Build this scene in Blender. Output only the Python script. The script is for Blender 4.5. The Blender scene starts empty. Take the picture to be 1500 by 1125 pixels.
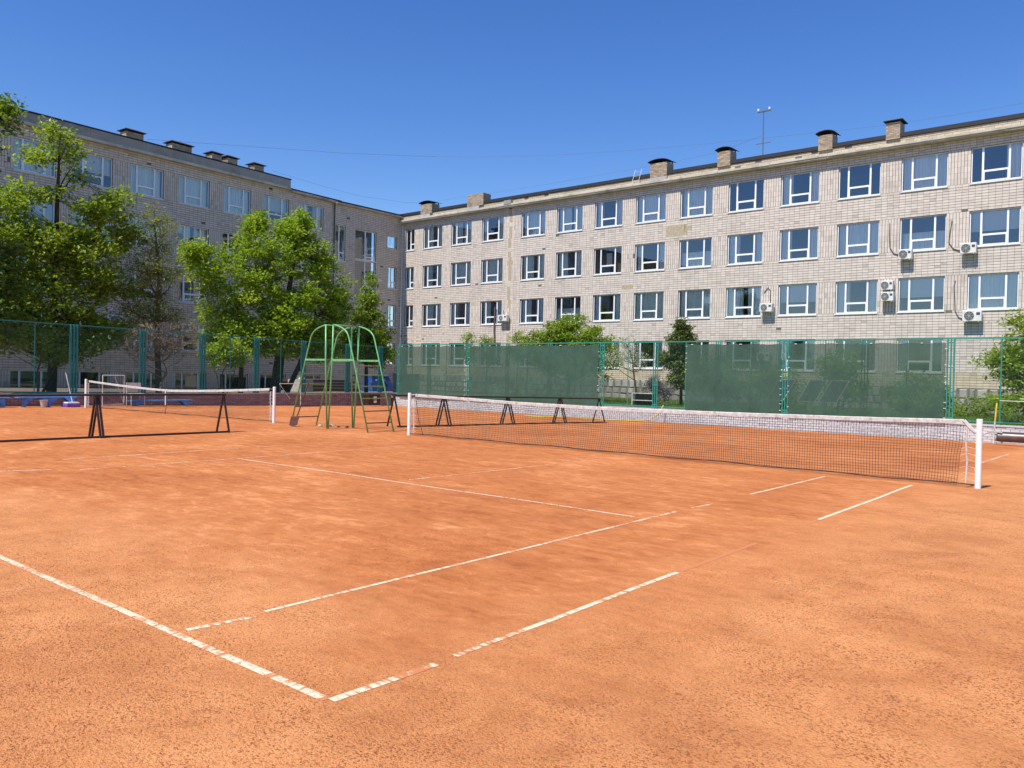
import bpy, math, random
import numpy as np
from mathutils import Vector, Matrix, noise as mnoise
R_ = random.Random(7)
NP = np.random.RandomState(11)
scn = bpy.context.scene
C = scn.collection
PI = math.pi

# ------------------------------------------------------------------ camera, sky, sun, exposure
cam_d = bpy.data.cameras.new('camera'); cam = bpy.data.objects.new('camera', cam_d); C.objects.link(cam)
scn.camera = cam
_r = Vector((0.7761378507, 0.6301591957, 0.0225704391)); _u = Vector((-0.02497618, -0.00504341, 0.99967532)); _f = Vector((-0.6300684305, 0.7764495812, -0.0118245865))
m3 = Matrix((_r, _u, -_f)).transposed()
cam.matrix_world = Matrix.Translation((3.15836, -2.50293, 1.60851)) @ m3.to_4x4()
cam_d.sensor_width = 36; cam_d.lens = 1176.835 / 1500 * 36; cam_d.clip_end = 3000; cam_d.clip_start = 0.05

SUN_EL, SUN_AZ = 58.0, 5.0
w = bpy.data.worlds.new('World'); scn.world = w; w.use_nodes = True
wn = w.node_tree; bg = wn.nodes['Background']
sky = wn.nodes.new('ShaderNodeTexSky'); sky.sky_type = 'NISHITA'; sky.sun_disc = False
sky.sun_elevation = math.radians(SUN_EL); sky.sun_rotation = math.radians(180 + SUN_AZ)
sky.altitude = 200; sky.air_density = 1.1; sky.dust_density = 0.1; sky.ozone_density = 3.5
hs_ = wn.nodes.new('ShaderNodeHueSaturation'); hs_.inputs['Hue'].default_value = 0.515; hs_.inputs['Saturation'].default_value = 1.3; hs_.inputs['Value'].default_value = 1.0
wn.links.new(sky.outputs[0], hs_.inputs['Color']); wn.links.new(hs_.outputs[0], bg.inputs[0]); bg.inputs[1].default_value = 0.118
sd = bpy.data.lights.new('sun', 'SUN'); so = bpy.data.objects.new('sun', sd); C.objects.link(so)
sd.energy = 4.5; sd.angle = math.radians(0.5); sd.color = (1.0, 0.945, 0.86)
a, e = math.radians(SUN_AZ), math.radians(SUN_EL)
so.rotation_euler = Vector((math.sin(a) * math.cos(e), math.cos(a) * math.cos(e), -math.sin(e))).to_track_quat('-Z', 'Y').to_euler()
vs = scn.view_settings; vs.view_transform = 'Standard'; vs.look = 'None'; vs.gamma = 1; vs.exposure = 0.42
scn.cycles.transparent_max_bounces = 24

# ------------------------------------------------------------------ material helpers
class NT:
    def __init__(s, name):
        s.m = bpy.data.materials.new(name); s.m.use_nodes = True; s.t = s.m.node_tree
        s.n = s.t.nodes; s.b = s.n['Principled BSDF']; s.out = s.n['Material Output']
    def node(s, ty, **kw):
        x = s.n.new(ty)
        for k, v in kw.items(): setattr(x, k, v)
        return x
    def link(s, a, b): s.t.links.new(a, b)
    def coord(s, scale=(1, 1, 1), world=True, rot=(0, 0, 0)):
        if world:
            g = s.node('ShaderNodeNewGeometry').outputs['Position']
        else:
            g = s.node('ShaderNodeTexCoord').outputs['Object']
        mp = s.node('ShaderNodeMapping'); mp.inputs['Scale'].default_value = scale; mp.inputs['Rotation'].default_value = rot
        s.link(g, mp.inputs[0]); return mp.outputs[0]
    def noise(s, vec, scale, detail=4, rough=0.55, dist=0):
        x = s.node('ShaderNodeTexNoise'); x.inputs['Scale'].default_value = scale; x.inputs['Detail'].default_value = detail
        x.inputs['Roughness'].default_value = rough; x.inputs['Distortion'].default_value = dist
        s.link(vec, x.inputs['Vector']); return x.outputs['Fac']
    def ramp(s, fac, stops):
        x = s.node('ShaderNodeValToRGB'); cr = x.color_ramp
        while len(cr.elements) < len(stops): cr.elements.new(0.5)
        for el, (p, c) in zip(cr.elements, stops):
            el.position = p; el.color = (c, c, c, 1) if isinstance(c, (int, float)) else (*c, 1)
        s.link(fac, x.inputs[0]); return x.outputs[0]
    def mix(s, f, a, b, mode='MIX'):
        x = s.node('ShaderNodeMix'); x.data_type = 'RGBA'; x.blend_type = mode
        for sock, v in ((x.inputs[0], f), (x.inputs[6], a), (x.inputs[7], b)):
            if isinstance(v, (int, float)): sock.default_value = v
            elif isinstance(v, tuple): sock.default_value = (*v, 1)
            else: s.link(v, sock)
        return x.outputs[2]
    def math(s, op, a, b=0.0):
        x = s.node('ShaderNodeMath', operation=op)
        for sock, v in ((x.inputs[0], a), (x.inputs[1], b)):
            if isinstance(v, (int, float)): sock.default_value = v
            else: s.link(v, sock)
        return x.outputs[0]
    def bump(s, h, strength=0.3, dist=0.02):
        x = s.node('ShaderNodeBump'); x.inputs['Strength'].default_value = strength; x.inputs['Distance'].default_value = dist
        s.link(h, x.inputs['Height']); s.link(x.outputs[0], s.b.inputs['Normal'])
    def col(s, c):
        if isinstance(c, tuple): s.b.inputs['Base Color'].default_value = (*c, 1)
        else: s.link(c, s.b.inputs['Base Color'])

def sc(c, k): return tuple(min(1, v * k) for v in c)

def plain(name, col, rough=0.5, metal=0, var=0.18, scale=6, bump=0.0, dirt=None, spec=None):
    t = NT(name); v = t.coord(world=False)
    n = t.noise(v, scale, 5)
    c = t.ramp(n, [(0.3, sc(col, 1 - var)), (0.7, sc(col, 1 + var))])
    if dirt:
        n2 = t.noise(v, scale * 0.6, 8, 0.7)
        c = t.mix(t.ramp(n2, [(0.52, 0.0), (0.68, 1.0)]), c, dirt)
    t.col(c); t.b.inputs['Roughness'].default_value = rough; t.b.inputs['Metallic'].default_value = metal
    if spec is not None: t.b.inputs['Specular IOR Level'].default_value = spec
    if bump: t.bump(t.noise(v, scale * 5, 4), bump, 0.01)
    return t.m

def clay_material():
    t = NT('red_clay'); P = t.coord()
    broad = t.noise(P, 0.33, 7, 0.6, 0.6)
    PS = t.coord((0.55, 1.5, 1), rot=(0, 0, 0.68))
    streak = t.noise(PS, 1.9, 7, 0.66, 0.4)
    fine = t.noise(P, 9, 5, 0.65)
    crumb = t.noise(t.coord((1, 1.25, 1), rot=(0, 0, 0.5)), 70, 4, 0.65, 0.5)
    grain = t.noise(P, 170, 2, 0.6)
    f = t.math('ADD', t.math('MULTIPLY', broad, 0.5), t.math('MULTIPLY', streak, 0.36))
    f = t.math('ADD', f, t.math('MULTIPLY', fine, 0.14))
    pf = t.noise(t.coord((0.8, 1.3, 1), rot=(0, 0, 0.68)), 4.2, 9, 0.72, 0.8)
    f = t.math('ADD', t.math('MULTIPLY', f, 0.62), t.math('MULTIPLY', pf, 0.38))
    base = t.ramp(f, [(0.40, (0.35, 0.105, 0.033)), (0.46, (0.45, 0.148, 0.046)), (0.53, (0.535, 0.192, 0.064)), (0.60, (0.68, 0.285, 0.115))])
    # rough crumbled surface outside the rolled court: x > 0.2 or y < 0.8
    sep = t.node('ShaderNodeSeparateXYZ'); t.link(t.node('ShaderNodeNewGeometry').outputs['Position'], sep.inputs[0])
    mx = t.ramp(t.math('ADD', t.math('MULTIPLY', sep.outputs[0], 0.35), t.math('MULTIPLY', broad, 0.7)), [(0.2, 0.0), (0.75, 1.0)])
    my = t.ramp(t.math('ADD', t.math('MULTIPLY', sep.outputs[1], -0.22), t.math('MULTIPLY', broad, 1.2)), [(0.15, 0.0), (0.65, 1.0)])
    rm = t.mix(1.0, mx, my, 'SCREEN')
    scf = t.math('MULTIPLY', t.ramp(t.noise(t.coord((1, 2.2, 1), rot=(0, 0, -0.35)), 6.5, 5, 0.7, 1.2), [(0.60, 0.0), (0.68, 1.0)]), 0.45)
    base = t.mix(scf, base, (0.70, 0.31, 0.135))
    drag = t.noise(t.coord((0.35, 7.0, 1), rot=(0, 0, 0.12)), 1.6, 5, 0.6, 0.3)
    base = t.mix(1.0, base, t.ramp(drag, [(0.35, 0.93), (0.65, 1.07)]), 'MULTIPLY')
    pm = t.ramp(t.noise(P, 1.1, 7, 0.68, 0.8), [(0.36, 0.34), (0.64, 0.85)])
    pale = t.mix(t.math('MULTIPLY', rm, pm), base, (0.85, 0.375, 0.145))
    flake_shade = t.math('MULTIPLY', t.ramp(crumb, [(0.40, 1.0), (0.48, 0.0)]), t.ramp(t.noise(P, 2.2, 4, 0.6), [(0.34, 0.35), (0.62, 1.0)]))  # dark specks paint the shadows of small clay flakes into the colour
    spotk = t.math('MULTIPLY', flake_shade, t.math('ADD', t.math('MULTIPLY', rm, 0.8), 0.28))
    c = t.mix(spotk, pale, (0.29, 0.092, 0.030))
    g = t.ramp(grain, [(0.3, 0.86), (0.7, 1.12)])
    c = t.mix(1.0, c, g, 'MULTIPLY')
    t.col(c); t.b.inputs['Roughness'].default_value = 0.95; t.b.inputs['Specular IOR Level'].default_value = 0.15
    h = t.math('ADD', t.math('MULTIPLY', crumb, t.math('ADD', rm, 0.35)), t.math('MULTIPLY', grain, 0.25))
    h = t.math('ADD', h, t.math('MULTIPLY', fine, 0.5))
    t.bump(h, 0.75, 0.02)
    return t.m

def line_material():
    t = NT('line_tape_white'); P = t.coord()
    at = t.node('ShaderNodeAttribute', attribute_name='wear')
    uv = t.node('ShaderNodeUVMap'); uvs = t.node('ShaderNodeSeparateXYZ'); t.link(uv.outputs[0], uvs.inputs[0])
    n = t.noise(P, 24, 5, 0.7)
    n2 = t.noise(P, 2.6, 3, 0.6)
    mp = t.node('ShaderNodeMapping'); mp.inputs['Scale'].default_value = (38, 2.5, 1); mp.inputs['Rotation'].default_value = (0, 0, 0.25)
    t.link(uv.outputs[0], mp.inputs[0])
    tick = t.noise(mp.outputs[0], 1.0, 2, 0.5)
    f = t.math('ADD', t.math('MULTIPLY', n, 0.45), t.math('MULTIPLY', n2, 0.30))
    f = t.math('ADD', f, t.math('MULTIPLY', tick, 0.5))
    f = t.math('ADD', f, at.outputs['Fac'])
    m = t.ramp(f, [(0.60, 0.0), (0.67, 1.0)])
    c = t.mix(m, (0.68, 0.59, 0.41), (0.54, 0.19, 0.065))
    t.col(c); t.b.inputs['Roughness'].default_value = 0.8; t.bump(n, 0.3, 0.004)
    return t.m

def tile_material(name, c1, c2, c3, key='tint', dirt=(0.20, 0.165, 0.13)):
    t = NT(name); P = t.coord()
    at = t.node('ShaderNodeAttribute', attribute_name=key)
    c = t.ramp(at.outputs['Fac'], [(0.0, c1), (0.45, c2), (0.9, c3), (1.0, sc(c1, 0.8))])
    n = t.noise(P, 0.45, 7, 0.68)
    c = t.mix(t.ramp(n, [(0.55, 0.0), (0.85, 0.5)]), c, dirt)
    mp = t.coord((3.2, 3.2, 0.25)); n3 = t.noise(mp, 1.4, 5, 0.6)
    c = t.mix(t.ramp(n3, [(0.6, 0.0), (0.82, 0.3)]), c, dirt)
    n2 = t.noise(P, 30, 4, 0.6); c = t.mix(1.0, c, t.ramp(n2, [(0.3, 0.9), (0.7, 1.07)]), 'MULTIPLY')
    t.col(c); t.b.inputs['Roughness'].default_value = 0.55; t.b.inputs['Specular IOR Level'].default_value = 0.35
    t.bump(n2, 0.12, 0.01); return t.m

def leaf_material(name, dark, mid, light, trans=0.5):
    t = NT(name)
    at = t.node('ShaderNodeAttribute', attribute_name='tint')
    c = t.ramp(at.outputs['Fac'], [(0.0, dark), (0.5, mid), (1.0, light)])
    t.col(c); t.b.inputs['Roughness'].default_value = 0.42; t.b.inputs['Specular IOR Level'].default_value = 0.35
    tr = t.node('ShaderNodeBsdfTranslucent'); c2 = t.mix(1.0, c, (1.6, 1.5, 0.5), 'MULTIPLY'); t.link(c2, tr.inputs[0])
    mx = t.node('ShaderNodeMixShader'); mx.inputs[0].default_value = trans * 0.9
    t.link(t.b.outputs[0], mx.inputs[1]); t.link(tr.outputs[0], mx.inputs[2]); t.link(mx.outputs[0], t.out.inputs[0])
    return t.m

def glass_material():
    t = NT('window_glass')
    fr = t.node('ShaderNodeFresnel'); fr.inputs[0].default_value = 1.5
    f = t.math('MINIMUM', t.math('ADD', t.math('MULTIPLY', fr.outputs[0], 1.5), 0.10), 1.0)
    tr = t.node('ShaderNodeBsdfTransparent'); tr.inputs[0].default_value = (0.90, 0.95, 0.97, 1)
    gl = t.node('ShaderNodeBsdfGlossy'); gl.inputs['Roughness'].default_value = 0.015; gl.inputs[0].default_value = (0.92, 0.97, 1, 1)
    n = t.noise(t.coord(), 0.8, 3); bp = t.node('ShaderNodeBump'); bp.inputs['Strength'].default_value = 0.03; bp.inputs['Distance'].default_value = 0.05
    t.link(n, bp.inputs['Height']); t.link(bp.outputs[0], gl.inputs['Normal'])
    mx = t.node('ShaderNodeMixShader'); t.link(f, mx.inputs[0]); t.link(tr.outputs[0], mx.inputs[1]); t.link(gl.outputs[0], mx.inputs[2])
    t.link(mx.outputs[0], t.out.inputs[0]); return t.m

def screen_material(name, alpha, col):
    t = NT(name); P = t.coord(world=False)
    n = t.noise(P, 1.3, 6, 0.6)
    c = t.ramp(n, [(0.3, sc(col, 0.86)), (0.7, sc(col, 1.15))]); t.col(c)
    t.b.inputs['Roughness'].default_value = 0.8
    t.bump(t.noise(t.coord((1.2, 1, 0.35), world=False), 2.4, 5, 0.6, 1.0), 0.8, 0.08)
    tl = t.node('ShaderNodeBsdfTranslucent'); t.link(c, tl.inputs[0])
    m1 = t.node('ShaderNodeMixShader'); m1.inputs[0].default_value = 0.3; t.link(t.b.outputs[0], m1.inputs[1]); t.link(tl.outputs[0], m1.inputs[2])
    tr = t.node('ShaderNodeBsdfTransparent'); mx = t.node('ShaderNodeMixShader')
    holes = t.ramp(t.noise(P, 9, 4, 0.8), [(0.74, 0.0), (0.78, 0.6)])
    t.link(t.math('SUBTRACT', alpha, holes), mx.inputs[0])
    t.link(tr.outputs[0], mx.inputs[1]); t.link(m1.outputs[0], mx.inputs[2]); t.link(mx.outputs[0], t.out.inputs[0]); return t.m

def curtain_material(name, col):
    t = NT(name); t.col(col); t.b.inputs['Roughness'].default_value = 0.9
    return t.m

def brick_material(name, cols, dirt):
    return tile_material(name, *cols, dirt=dirt)

M = {}
M['clay'] = clay_material(); M['line'] = line_material()
M['tile'] = tile_material('facade_tile', (0.58, 0.505, 0.435), (0.64, 0.56, 0.485), (0.69, 0.61, 0.53))
M['cream'] = tile_material('cream_tile', (0.50, 0.42, 0.29), (0.58, 0.49, 0.34), (0.62, 0.53, 0.38))
M['tile_left'] = tile_material('facade_tile_shade_warmed', (0.57, 0.47, 0.38), (0.63, 0.525, 0.43), (0.68, 0.575, 0.475))  # left wing's copy of the facade tile, warmed to offset its shade
M['grout'] = plain('dark_grout', (0.15, 0.13, 0.11), 0.95, var=0.3, scale=3)
M['mortar'] = plain('bare_mortar', (0.42, 0.35, 0.24), 0.95, var=0.3, scale=9, bump=0.4)
M['plinth'] = tile_material('plinth_stone', (0.20, 0.19, 0.175), (0.29, 0.275, 0.25), (0.40, 0.38, 0.34))
M['wbrick'] = tile_material('low_wall_brick', (0.50, 0.51, 0.52), (0.56, 0.57, 0.58), (0.62, 0.62, 0.62), dirt=(0.36, 0.34, 0.32))
M['wcore'] = plain('pale_wall_mortar', (0.30, 0.31, 0.325), 0.95, var=0.15)
M['dbrick'] = tile_material('brown_wall_brick', (0.22, 0.15, 0.15), (0.27, 0.195, 0.195), (0.31, 0.235, 0.23))
M['chbrick'] = tile_material('chimney_brick', (0.30, 0.22, 0.15), (0.40, 0.31, 0.22), (0.50, 0.41, 0.30))
M['cornice'] = plain('cornice_plaster', (0.50, 0.455, 0.375), 0.85, var=0.2, scale=1.3, dirt=(0.25, 0.21, 0.16))
M['gcornice'] = plain('grey_parapet', (0.30, 0.29, 0.27), 0.8, var=0.15, scale=0.8, dirt=(0.17, 0.16, 0.15))
M['tar'] = plain('roof_felt', (0.022, 0.020, 0.022), 0.7)
M['rust'] = plain('rusty_tin', (0.085, 0.05, 0.035), 0.6, metal=0.3, var=0.4, scale=5)
M['pvc'] = plain('white_plastic_frame', (0.82, 0.83, 0.84), 0.35, var=0.03)
M['sill'] = plain('white_sill_metal', (0.75, 0.75, 0.74), 0.4, var=0.05)
M['glass'] = glass_material()
M['curtain'] = curtain_material('curtain_white', (0.86, 0.89, 0.85)); M['blind'] = curtain_material('blind_beige', (0.74, 0.76, 0.72)); M['ycurtain'] = curtain_material('curtain_yellow', (0.55, 0.38, 0.12))
M['room'] = plain('room_plaster', (0.30, 0.30, 0.29), 0.9, var=0.1)
M['netcord'] = plain('net_cord_black', (0.018, 0.016, 0.016), 0.8)
M['tape'] = plain('net_tape_white', (0.53, 0.51, 0.475), 0.8, var=0.22, scale=14, dirt=(0.36, 0.27, 0.20))
M['white'] = plain('white_painted_steel', (0.80, 0.80, 0.78), 0.4, var=0.05, dirt=None)
M['offwhite'] = plain('worn_white_paint', (0.62, 0.60, 0.55), 0.6, var=0.15, dirt=(0.35, 0.25, 0.18))
M['green'] = plain('bright_green_paint', (0.14, 0.43, 0.16), 0.38, var=0.15, scale=14, dirt=(0.16, 0.27, 0.05))
M['oldgreen'] = plain('worn_green_paint', (0.17, 0.22, 0.06), 0.55, var=0.3, scale=14, dirt=(0.14, 0.07, 0.04))
M['brown'] = plain('rusty_brown_steel', (0.085, 0.030, 0.018), 0.6, var=0.4, scale=12)
M['black'] = plain('dark_brown_steel', (0.030, 0.014, 0.011), 0.5, var=0.35, scale=10)
M['teal'] = plain('teal_fence_paint', (0.030, 0.24, 0.185), 0.45, var=0.15, scale=8)
M['tealdark'] = plain('dark_teal_fence_paint', (0.018, 0.20, 0.17), 0.5, var=0.15, scale=8)
M['wire'] = plain('green_coated_wire', (0.03, 0.10, 0.07), 0.6)
M['gwire'] = plain('grey_wire', (0.12, 0.14, 0.13), 0.5)
M['blue'] = plain('blue_bench_paint', (0.06, 0.24, 0.60), 0.5, var=0.2, scale=7, dirt=(0.05, 0.10, 0.22))
M['dblue'] = plain('dark_blue_paint', (0.02, 0.07, 0.28), 0.45, var=0.2)
M['purple'] = plain('purple_plastic', (0.16, 0.08, 0.42), 0.5)
M['ac'] = plain('air_conditioner_white', (0.72, 0.72, 0.69), 0.45, var=0.05, dirt=(0.5, 0.48, 0.42))
M['acdark'] = plain('fan_grille_dark', (0.05, 0.055, 0.055), 0.5)
M['pipe'] = plain('insulated_pipe', (0.11, 0.095, 0.085), 0.8)
M['bark'] = plain('bark', (0.05, 0.038, 0.028), 0.95, var=0.4, scale=9, bump=0.6)
M['bark2'] = plain('grey_bark', (0.12, 0.105, 0.075), 0.95, var=0.3, scale=9, bump=0.5)
M['twig'] = plain('dead_twigs', (0.26, 0.19, 0.12), 0.9, var=0.3)
M['leaf_maple'] = leaf_material('maple_leaf', (0.11, 0.17, 0.02), (0.22, 0.32, 0.035), (0.36, 0.45, 0.07))
M['leaf_dark'] = leaf_material('dark_leaf', (0.06, 0.11, 0.022), (0.12, 0.20, 0.04), (0.20, 0.29, 0.06))
M['leaf_olive'] = leaf_material('olive_leaf', (0.12, 0.16, 0.03), (0.22, 0.27, 0.05), (0.34, 0.37, 0.08))
M['leaf_lime'] = leaf_material('lime_leaf', (0.12, 0.20, 0.018), (0.245, 0.37, 0.03), (0.39, 0.50, 0.07))
M['leaf_pine'] = leaf_material('thuja_leaf', (0.06, 0.085, 0.02), (0.10, 0.14, 0.03), (0.17, 0.20, 0.05), 0.3)
M['leaf_purple'] = leaf_material('purple_leaf', (0.05, 0.035, 0.06), (0.10, 0.08, 0.11), (0.17, 0.14, 0.17), 0.3)
M['blossom'] = leaf_material('blossom_white', (0.20, 0.26, 0.12), (0.50, 0.50, 0.42), (0.75, 0.72, 0.66), 0.3)
M['grass'] = leaf_material('grass_blade', (0.05, 0.10, 0.012), (0.10, 0.18, 0.02), (0.17, 0.25, 0.03), 0.4)
def soil():
    t = NT('lawn_soil'); P = t.coord(); n = t.noise(P, 0.8, 7, 0.65); t.col(t.ramp(n, [(0.35, (0.045, 0.075, 0.015)), (0.55, (0.09, 0.15, 0.022)), (0.75, (0.14, 0.12, 0.06))]))
    t.b.inputs['Roughness'].default_value = 0.95; t.bump(t.noise(P, 14, 5), 0.6, 0.05); return t.m
M['soil'] = soil()
M['yard'] = plain('yard_earth', (0.14, 0.115, 0.085), 0.95, var=0.3, scale=1.2, bump=0.4)
M['stone'] = plain('concrete', (0.40, 0.385, 0.35), 0.85, var=0.2, scale=4, bump=0.2)
M['screen_a'] = screen_material('green_windscreen_dense', 0.92, (0.052, 0.125, 0.090))
M['screen_b'] = screen_material('green_windscreen_thin', 0.82, (0.056, 0.13, 0.092))
M['steel'] = plain('grey_roller_steel', (0.13, 0.105, 0.10), 0.4, metal=0.6, var=0.3, scale=3, dirt=(0.10, 0.05, 0.035))
M['yellow'] = plain('yellow_handle', (0.62, 0.48, 0.05), 0.5)
M['bucket'] = plain('pale_bucket', (0.45, 0.40, 0.36), 0.6)
M['panel'] = plain('dark_panel', (0.03, 0.035, 0.045), 0.75, spec=.1)

# ------------------------------------------------------------------ mesh helpers
class MB:
    def __init__(s): s.v = []; s.f = []; s.t = []
    def poly(s, pts, tint=None):
        n = len(s.v); s.v += [tuple(p) for p in pts]; s.f.append(tuple(range(n, n + len(pts))))
        if tint is not None: s.t.append(tint)
    def box(s, x0, x1, y0, y1, z0, z1, M4=None):
        n = len(s.v)
        pts = [(x0, y0, z0), (x1, y0, z0), (x1, y1, z0), (x0, y1, z0), (x0, y0, z1), (x1, y0, z1), (x1, y1, z1), (x0, y1, z1)]
        if M4 is not None: pts = [tuple(M4 @ Vector(p)) for p in pts]
        s.v += pts
        for f in ((3, 2, 1, 0), (4, 5, 6, 7), (0, 1, 5, 4), (1, 2, 6, 5), (2, 3, 7, 6), (3, 0, 4, 7)): s.f.append(tuple(n + i for i in f))
    def tube(s, pts, r, k=6, cap=True):
        pts = [Vector(p) for p in pts]; rr = r if isinstance(r, (list, tuple)) else [r] * len(pts); n0 = len(s.v)
        for i, p in enumerate(pts):
            d = (pts[min(i + 1, len(pts) - 1)] - pts[max(i - 1, 0)])
            d = d.normalized() if d.length > 1e-9 else Vector((0, 0, 1))
            ref = Vector((0, 0, 1)) if abs(d.z) < 0.95 else Vector((1, 0, 0))
            a_ = d.cross(ref).normalized(); b_ = d.cross(a_)
            for j in range(k):
                an = 2 * PI * (j + 0.5) / k; s.v.append(tuple(p + (a_ * math.cos(an) + b_ * math.sin(an)) * rr[i]))
        for i in range(len(pts) - 1):
            for j in range(k):
                s.f.append((n0 + i * k + j, n0 + i * k + (j + 1) % k, n0 + (i + 1) * k + (j + 1) % k, n0 + (i + 1) * k + j))
        if cap:
            s.f.append(tuple(n0 + j for j in range(k))[::-1]); s.f.append(tuple(n0 + (len(pts) - 1) * k + j for j in range(k)))
    def lathe(s, prof, k=20, M4=None):
        n0 = len(s.v)
        for (r, z) in prof:
            for j in range(k):
                p = Vector((r * math.cos(2 * PI * j / k), r * math.sin(2 * PI * j / k), z)); s.v.append(tuple(M4 @ p if M4 is not None else p))
        for i in range(len(prof) - 1):
            for j in range(k):
                s.f.append((n0 + i * k + j, n0 + i * k + (j + 1) % k, n0 + (i + 1) * k + (j + 1) % k, n0 + (i + 1) * k + j))
        s.f.append(tuple(n0 + j for j in range(k))[::-1]); s.f.append(tuple(n0 + (len(prof) - 1) * k + j for j in range(k)))
    def mesh(s, name, mat, smooth=False):
        me = bpy.data.meshes.new(name); me.from_pydata(s.v, [], s.f); me.materials.append(mat)
        if s.t and len(s.t) == len(s.f):
            at = me.attributes.new('tint', 'FLOAT', 'FACE'); at.data.foreach_set('value', s.t)
        if smooth: me.polygons.foreach_set('use_smooth', [True] * len(me.polygons))
        me.update(); return me
    def build(s, name, mat, parent=None, smooth=False, bevel=0, **props):
        o = bpy.data.objects.new(name, s.mesh(name, mat, smooth)); C.objects.link(o)
        if parent is not None: o.parent = parent
        for k, v in props.items(): o[k] = v
        if bevel:
            b = o.modifiers.new('bevel', 'BEVEL'); b.width = bevel; b.segments = 2; b.limit_method = 'ANGLE'
        return o

def np_mesh(name, V, F, mat, tint=None):
    me = bpy.data.meshes.new(name); k = F.shape[1]
    me.vertices.add(len(V)); me.vertices.foreach_set('co', V.astype(np.float32).ravel())
    me.loops.add(F.size); me.loops.foreach_set('vertex_index', F.astype(np.int32).ravel())
    me.polygons.add(len(F)); me.polygons.foreach_set('loop_start', np.arange(0, F.size, k, dtype=np.int32))
    try: me.polygons.foreach_set('loop_total', np.full(len(F), k, dtype=np.int32))
    except Exception: pass
    me.materials.append(mat)
    if tint is not None:
        at = me.attributes.new('tint', 'FLOAT', 'FACE'); at.data.foreach_set('value', tint.astype(np.float32))
    me.update(calc_edges=True); me.shade_flat(); return me

def link(name, me, parent=None, loc=None, rotz=0, **props):
    o = bpy.data.objects.new(name, me); C.objects.link(o)
    if parent is not None: o.parent = parent
    if loc is not None: o.location = loc
    if rotz: o.rotation_euler = (0, 0, rotz)
    for k, v in props.items(): o[k] = v
    return o

def thing(name, label, cat, loc=(0, 0, 0), rotz=0, group=None):
    o = link(name, None, None, loc, rotz, label=label, category=cat)
    if group: o['group'] = group
    return o
def tag(o, label, cat, group=None):
    o['label'] = label; o['category'] = cat
    if group: o['group'] = group
    return o
def copy_tree(o, parent=None):
    c = o.copy(); C.objects.link(c); c.parent = parent
    for ch in o.children: copy_tree(ch, c)
    return c

def gz(y):
    if y <= 10: return 0.0
    t = min(1, (y - 10) / 4.0)
    return -0.0165 * max(0, y - 11.2) * t * t * (3 - 2 * t) if y > 11.2 else 0.0

# ------------------------------------------------------------------ ground
CX0, CX1, CY0, CY1 = -30.15, 16.0, -16.0, 28.05
def grid_sheet(name, x0, x1, y0, y1, nx, ny, zf, mat, **p):
    xs = np.linspace(x0, x1, nx); ys = np.linspace(y0, y1, ny)
    V = np.array([(x, y, zf(x, y)) for y in ys for x in xs])
    I = np.arange(nx * ny).reshape(ny, nx)
    F = np.stack([I[:-1, :-1], I[:-1, 1:], I[1:, 1:], I[1:, :-1]], -1).reshape(-1, 4)
    me = np_mesh(name, V, F, mat); me.shade_smooth()
    return link(name, me, **p)
def clay_z(x, y):
    z = gz(y)
    return z + 0.006 * (mnoise.noise(Vector((x * 0.5, y * 0.5, 0))) - 0.3)
grid_sheet('clay_court', CX0, CX1, CY0, CY1, 120, 120, lambda x, y: clay_z(x, y) - 0.004, M['clay'], kind='structure')
grid_sheet('ground', -900, 900, -900, 1100, 24, 24, lambda x, y: -0.55, M['soil'], kind='structure')
grid_sheet('lawn', -30.3, 30, 28.38, 60, 60, 40, lambda x, y: 0.12 + 0.05 * mnoise.noise(Vector((x * 0.3, y * 0.3, 3))), M['soil'], kind='structure')
grid_sheet('yard', -60, -30.42, -20, 60, 30, 60, lambda x, y: 0.28 - 0.008 * max(0, y - 12) + 0.03 * mnoise.noise(Vector((x * 0.4, y * 0.4, 8))), M['yard'], kind='structure')

# loose clay crumbs lying on the rough part of the surface near the camera
def crumbs():
    n = 90000; cx, cy = 3.158, -2.503
    d = 1.2 + NP.rand(n) ** 0.62 * 7.0; az = math.radians(-39) + (NP.rand(n) - 0.5) * 1.5
    x = cx + np.sin(az) * d; y = cy + np.cos(az) * d
    keep = np.zeros(n, bool)
    for i in range(n):
        v = mnoise.noise(Vector((x[i] * 0.7, y[i] * 0.7, 1.3))) + 0.55 * mnoise.noise(Vector((x[i] * 3.1, y[i] * 3.1, 4)))
        rough = 0.35 + (0.4 if x[i] > 0.3 or y[i] < 0.3 else -0.15)
        keep[i] = NP.rand() < rough + v * 0.9
    x, y, d = x[keep], y[keep], d[keep]; n = len(x)
    s = (0.0022 + 0.0045 * NP.rand(n) ** 2.2) * (0.8 + 0.12 * d)
    an = NP.rand(n) * 6.28
    base = np.array([(1.3, 0, -.5), (0.1, 0.8, -.5), (-1.2, 0.1, -.5), (-0.1, -0.8, -.5), (0.1, 0.05, 0.75)])
    V = np.repeat(base[None], n, 0) * (0.6 + 0.8 * NP.rand(n, 5, 1))
    ca, sa = np.cos(an)[:, None], np.sin(an)[:, None]
    X = (V[:, :, 0] * ca - V[:, :, 1] * sa) * s[:, None] + x[:, None]; Y = (V[:, :, 0] * sa + V[:, :, 1] * ca) * s[:, None] + y[:, None]
    z0 = np.array([clay_z(a_, b_) for a_, b_ in zip(x, y)]) - 0.004
    Z = V[:, :, 2] * s[:, None] + z0[:, None] + 0.0005
    VV = np.stack([X, Y, Z], -1).reshape(-1, 3)
    f = np.array([(0, 1, 4), (1, 2, 4), (2, 3, 4), (3, 0, 4)]); F = (np.arange(n)[:, None, None] * 5 + f[None]).reshape(-1, 3)
    link('clay_crumbs', np_mesh('clay_crumbs', VV, F, M['clay']), kind='stuff')
crumbs()

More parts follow.
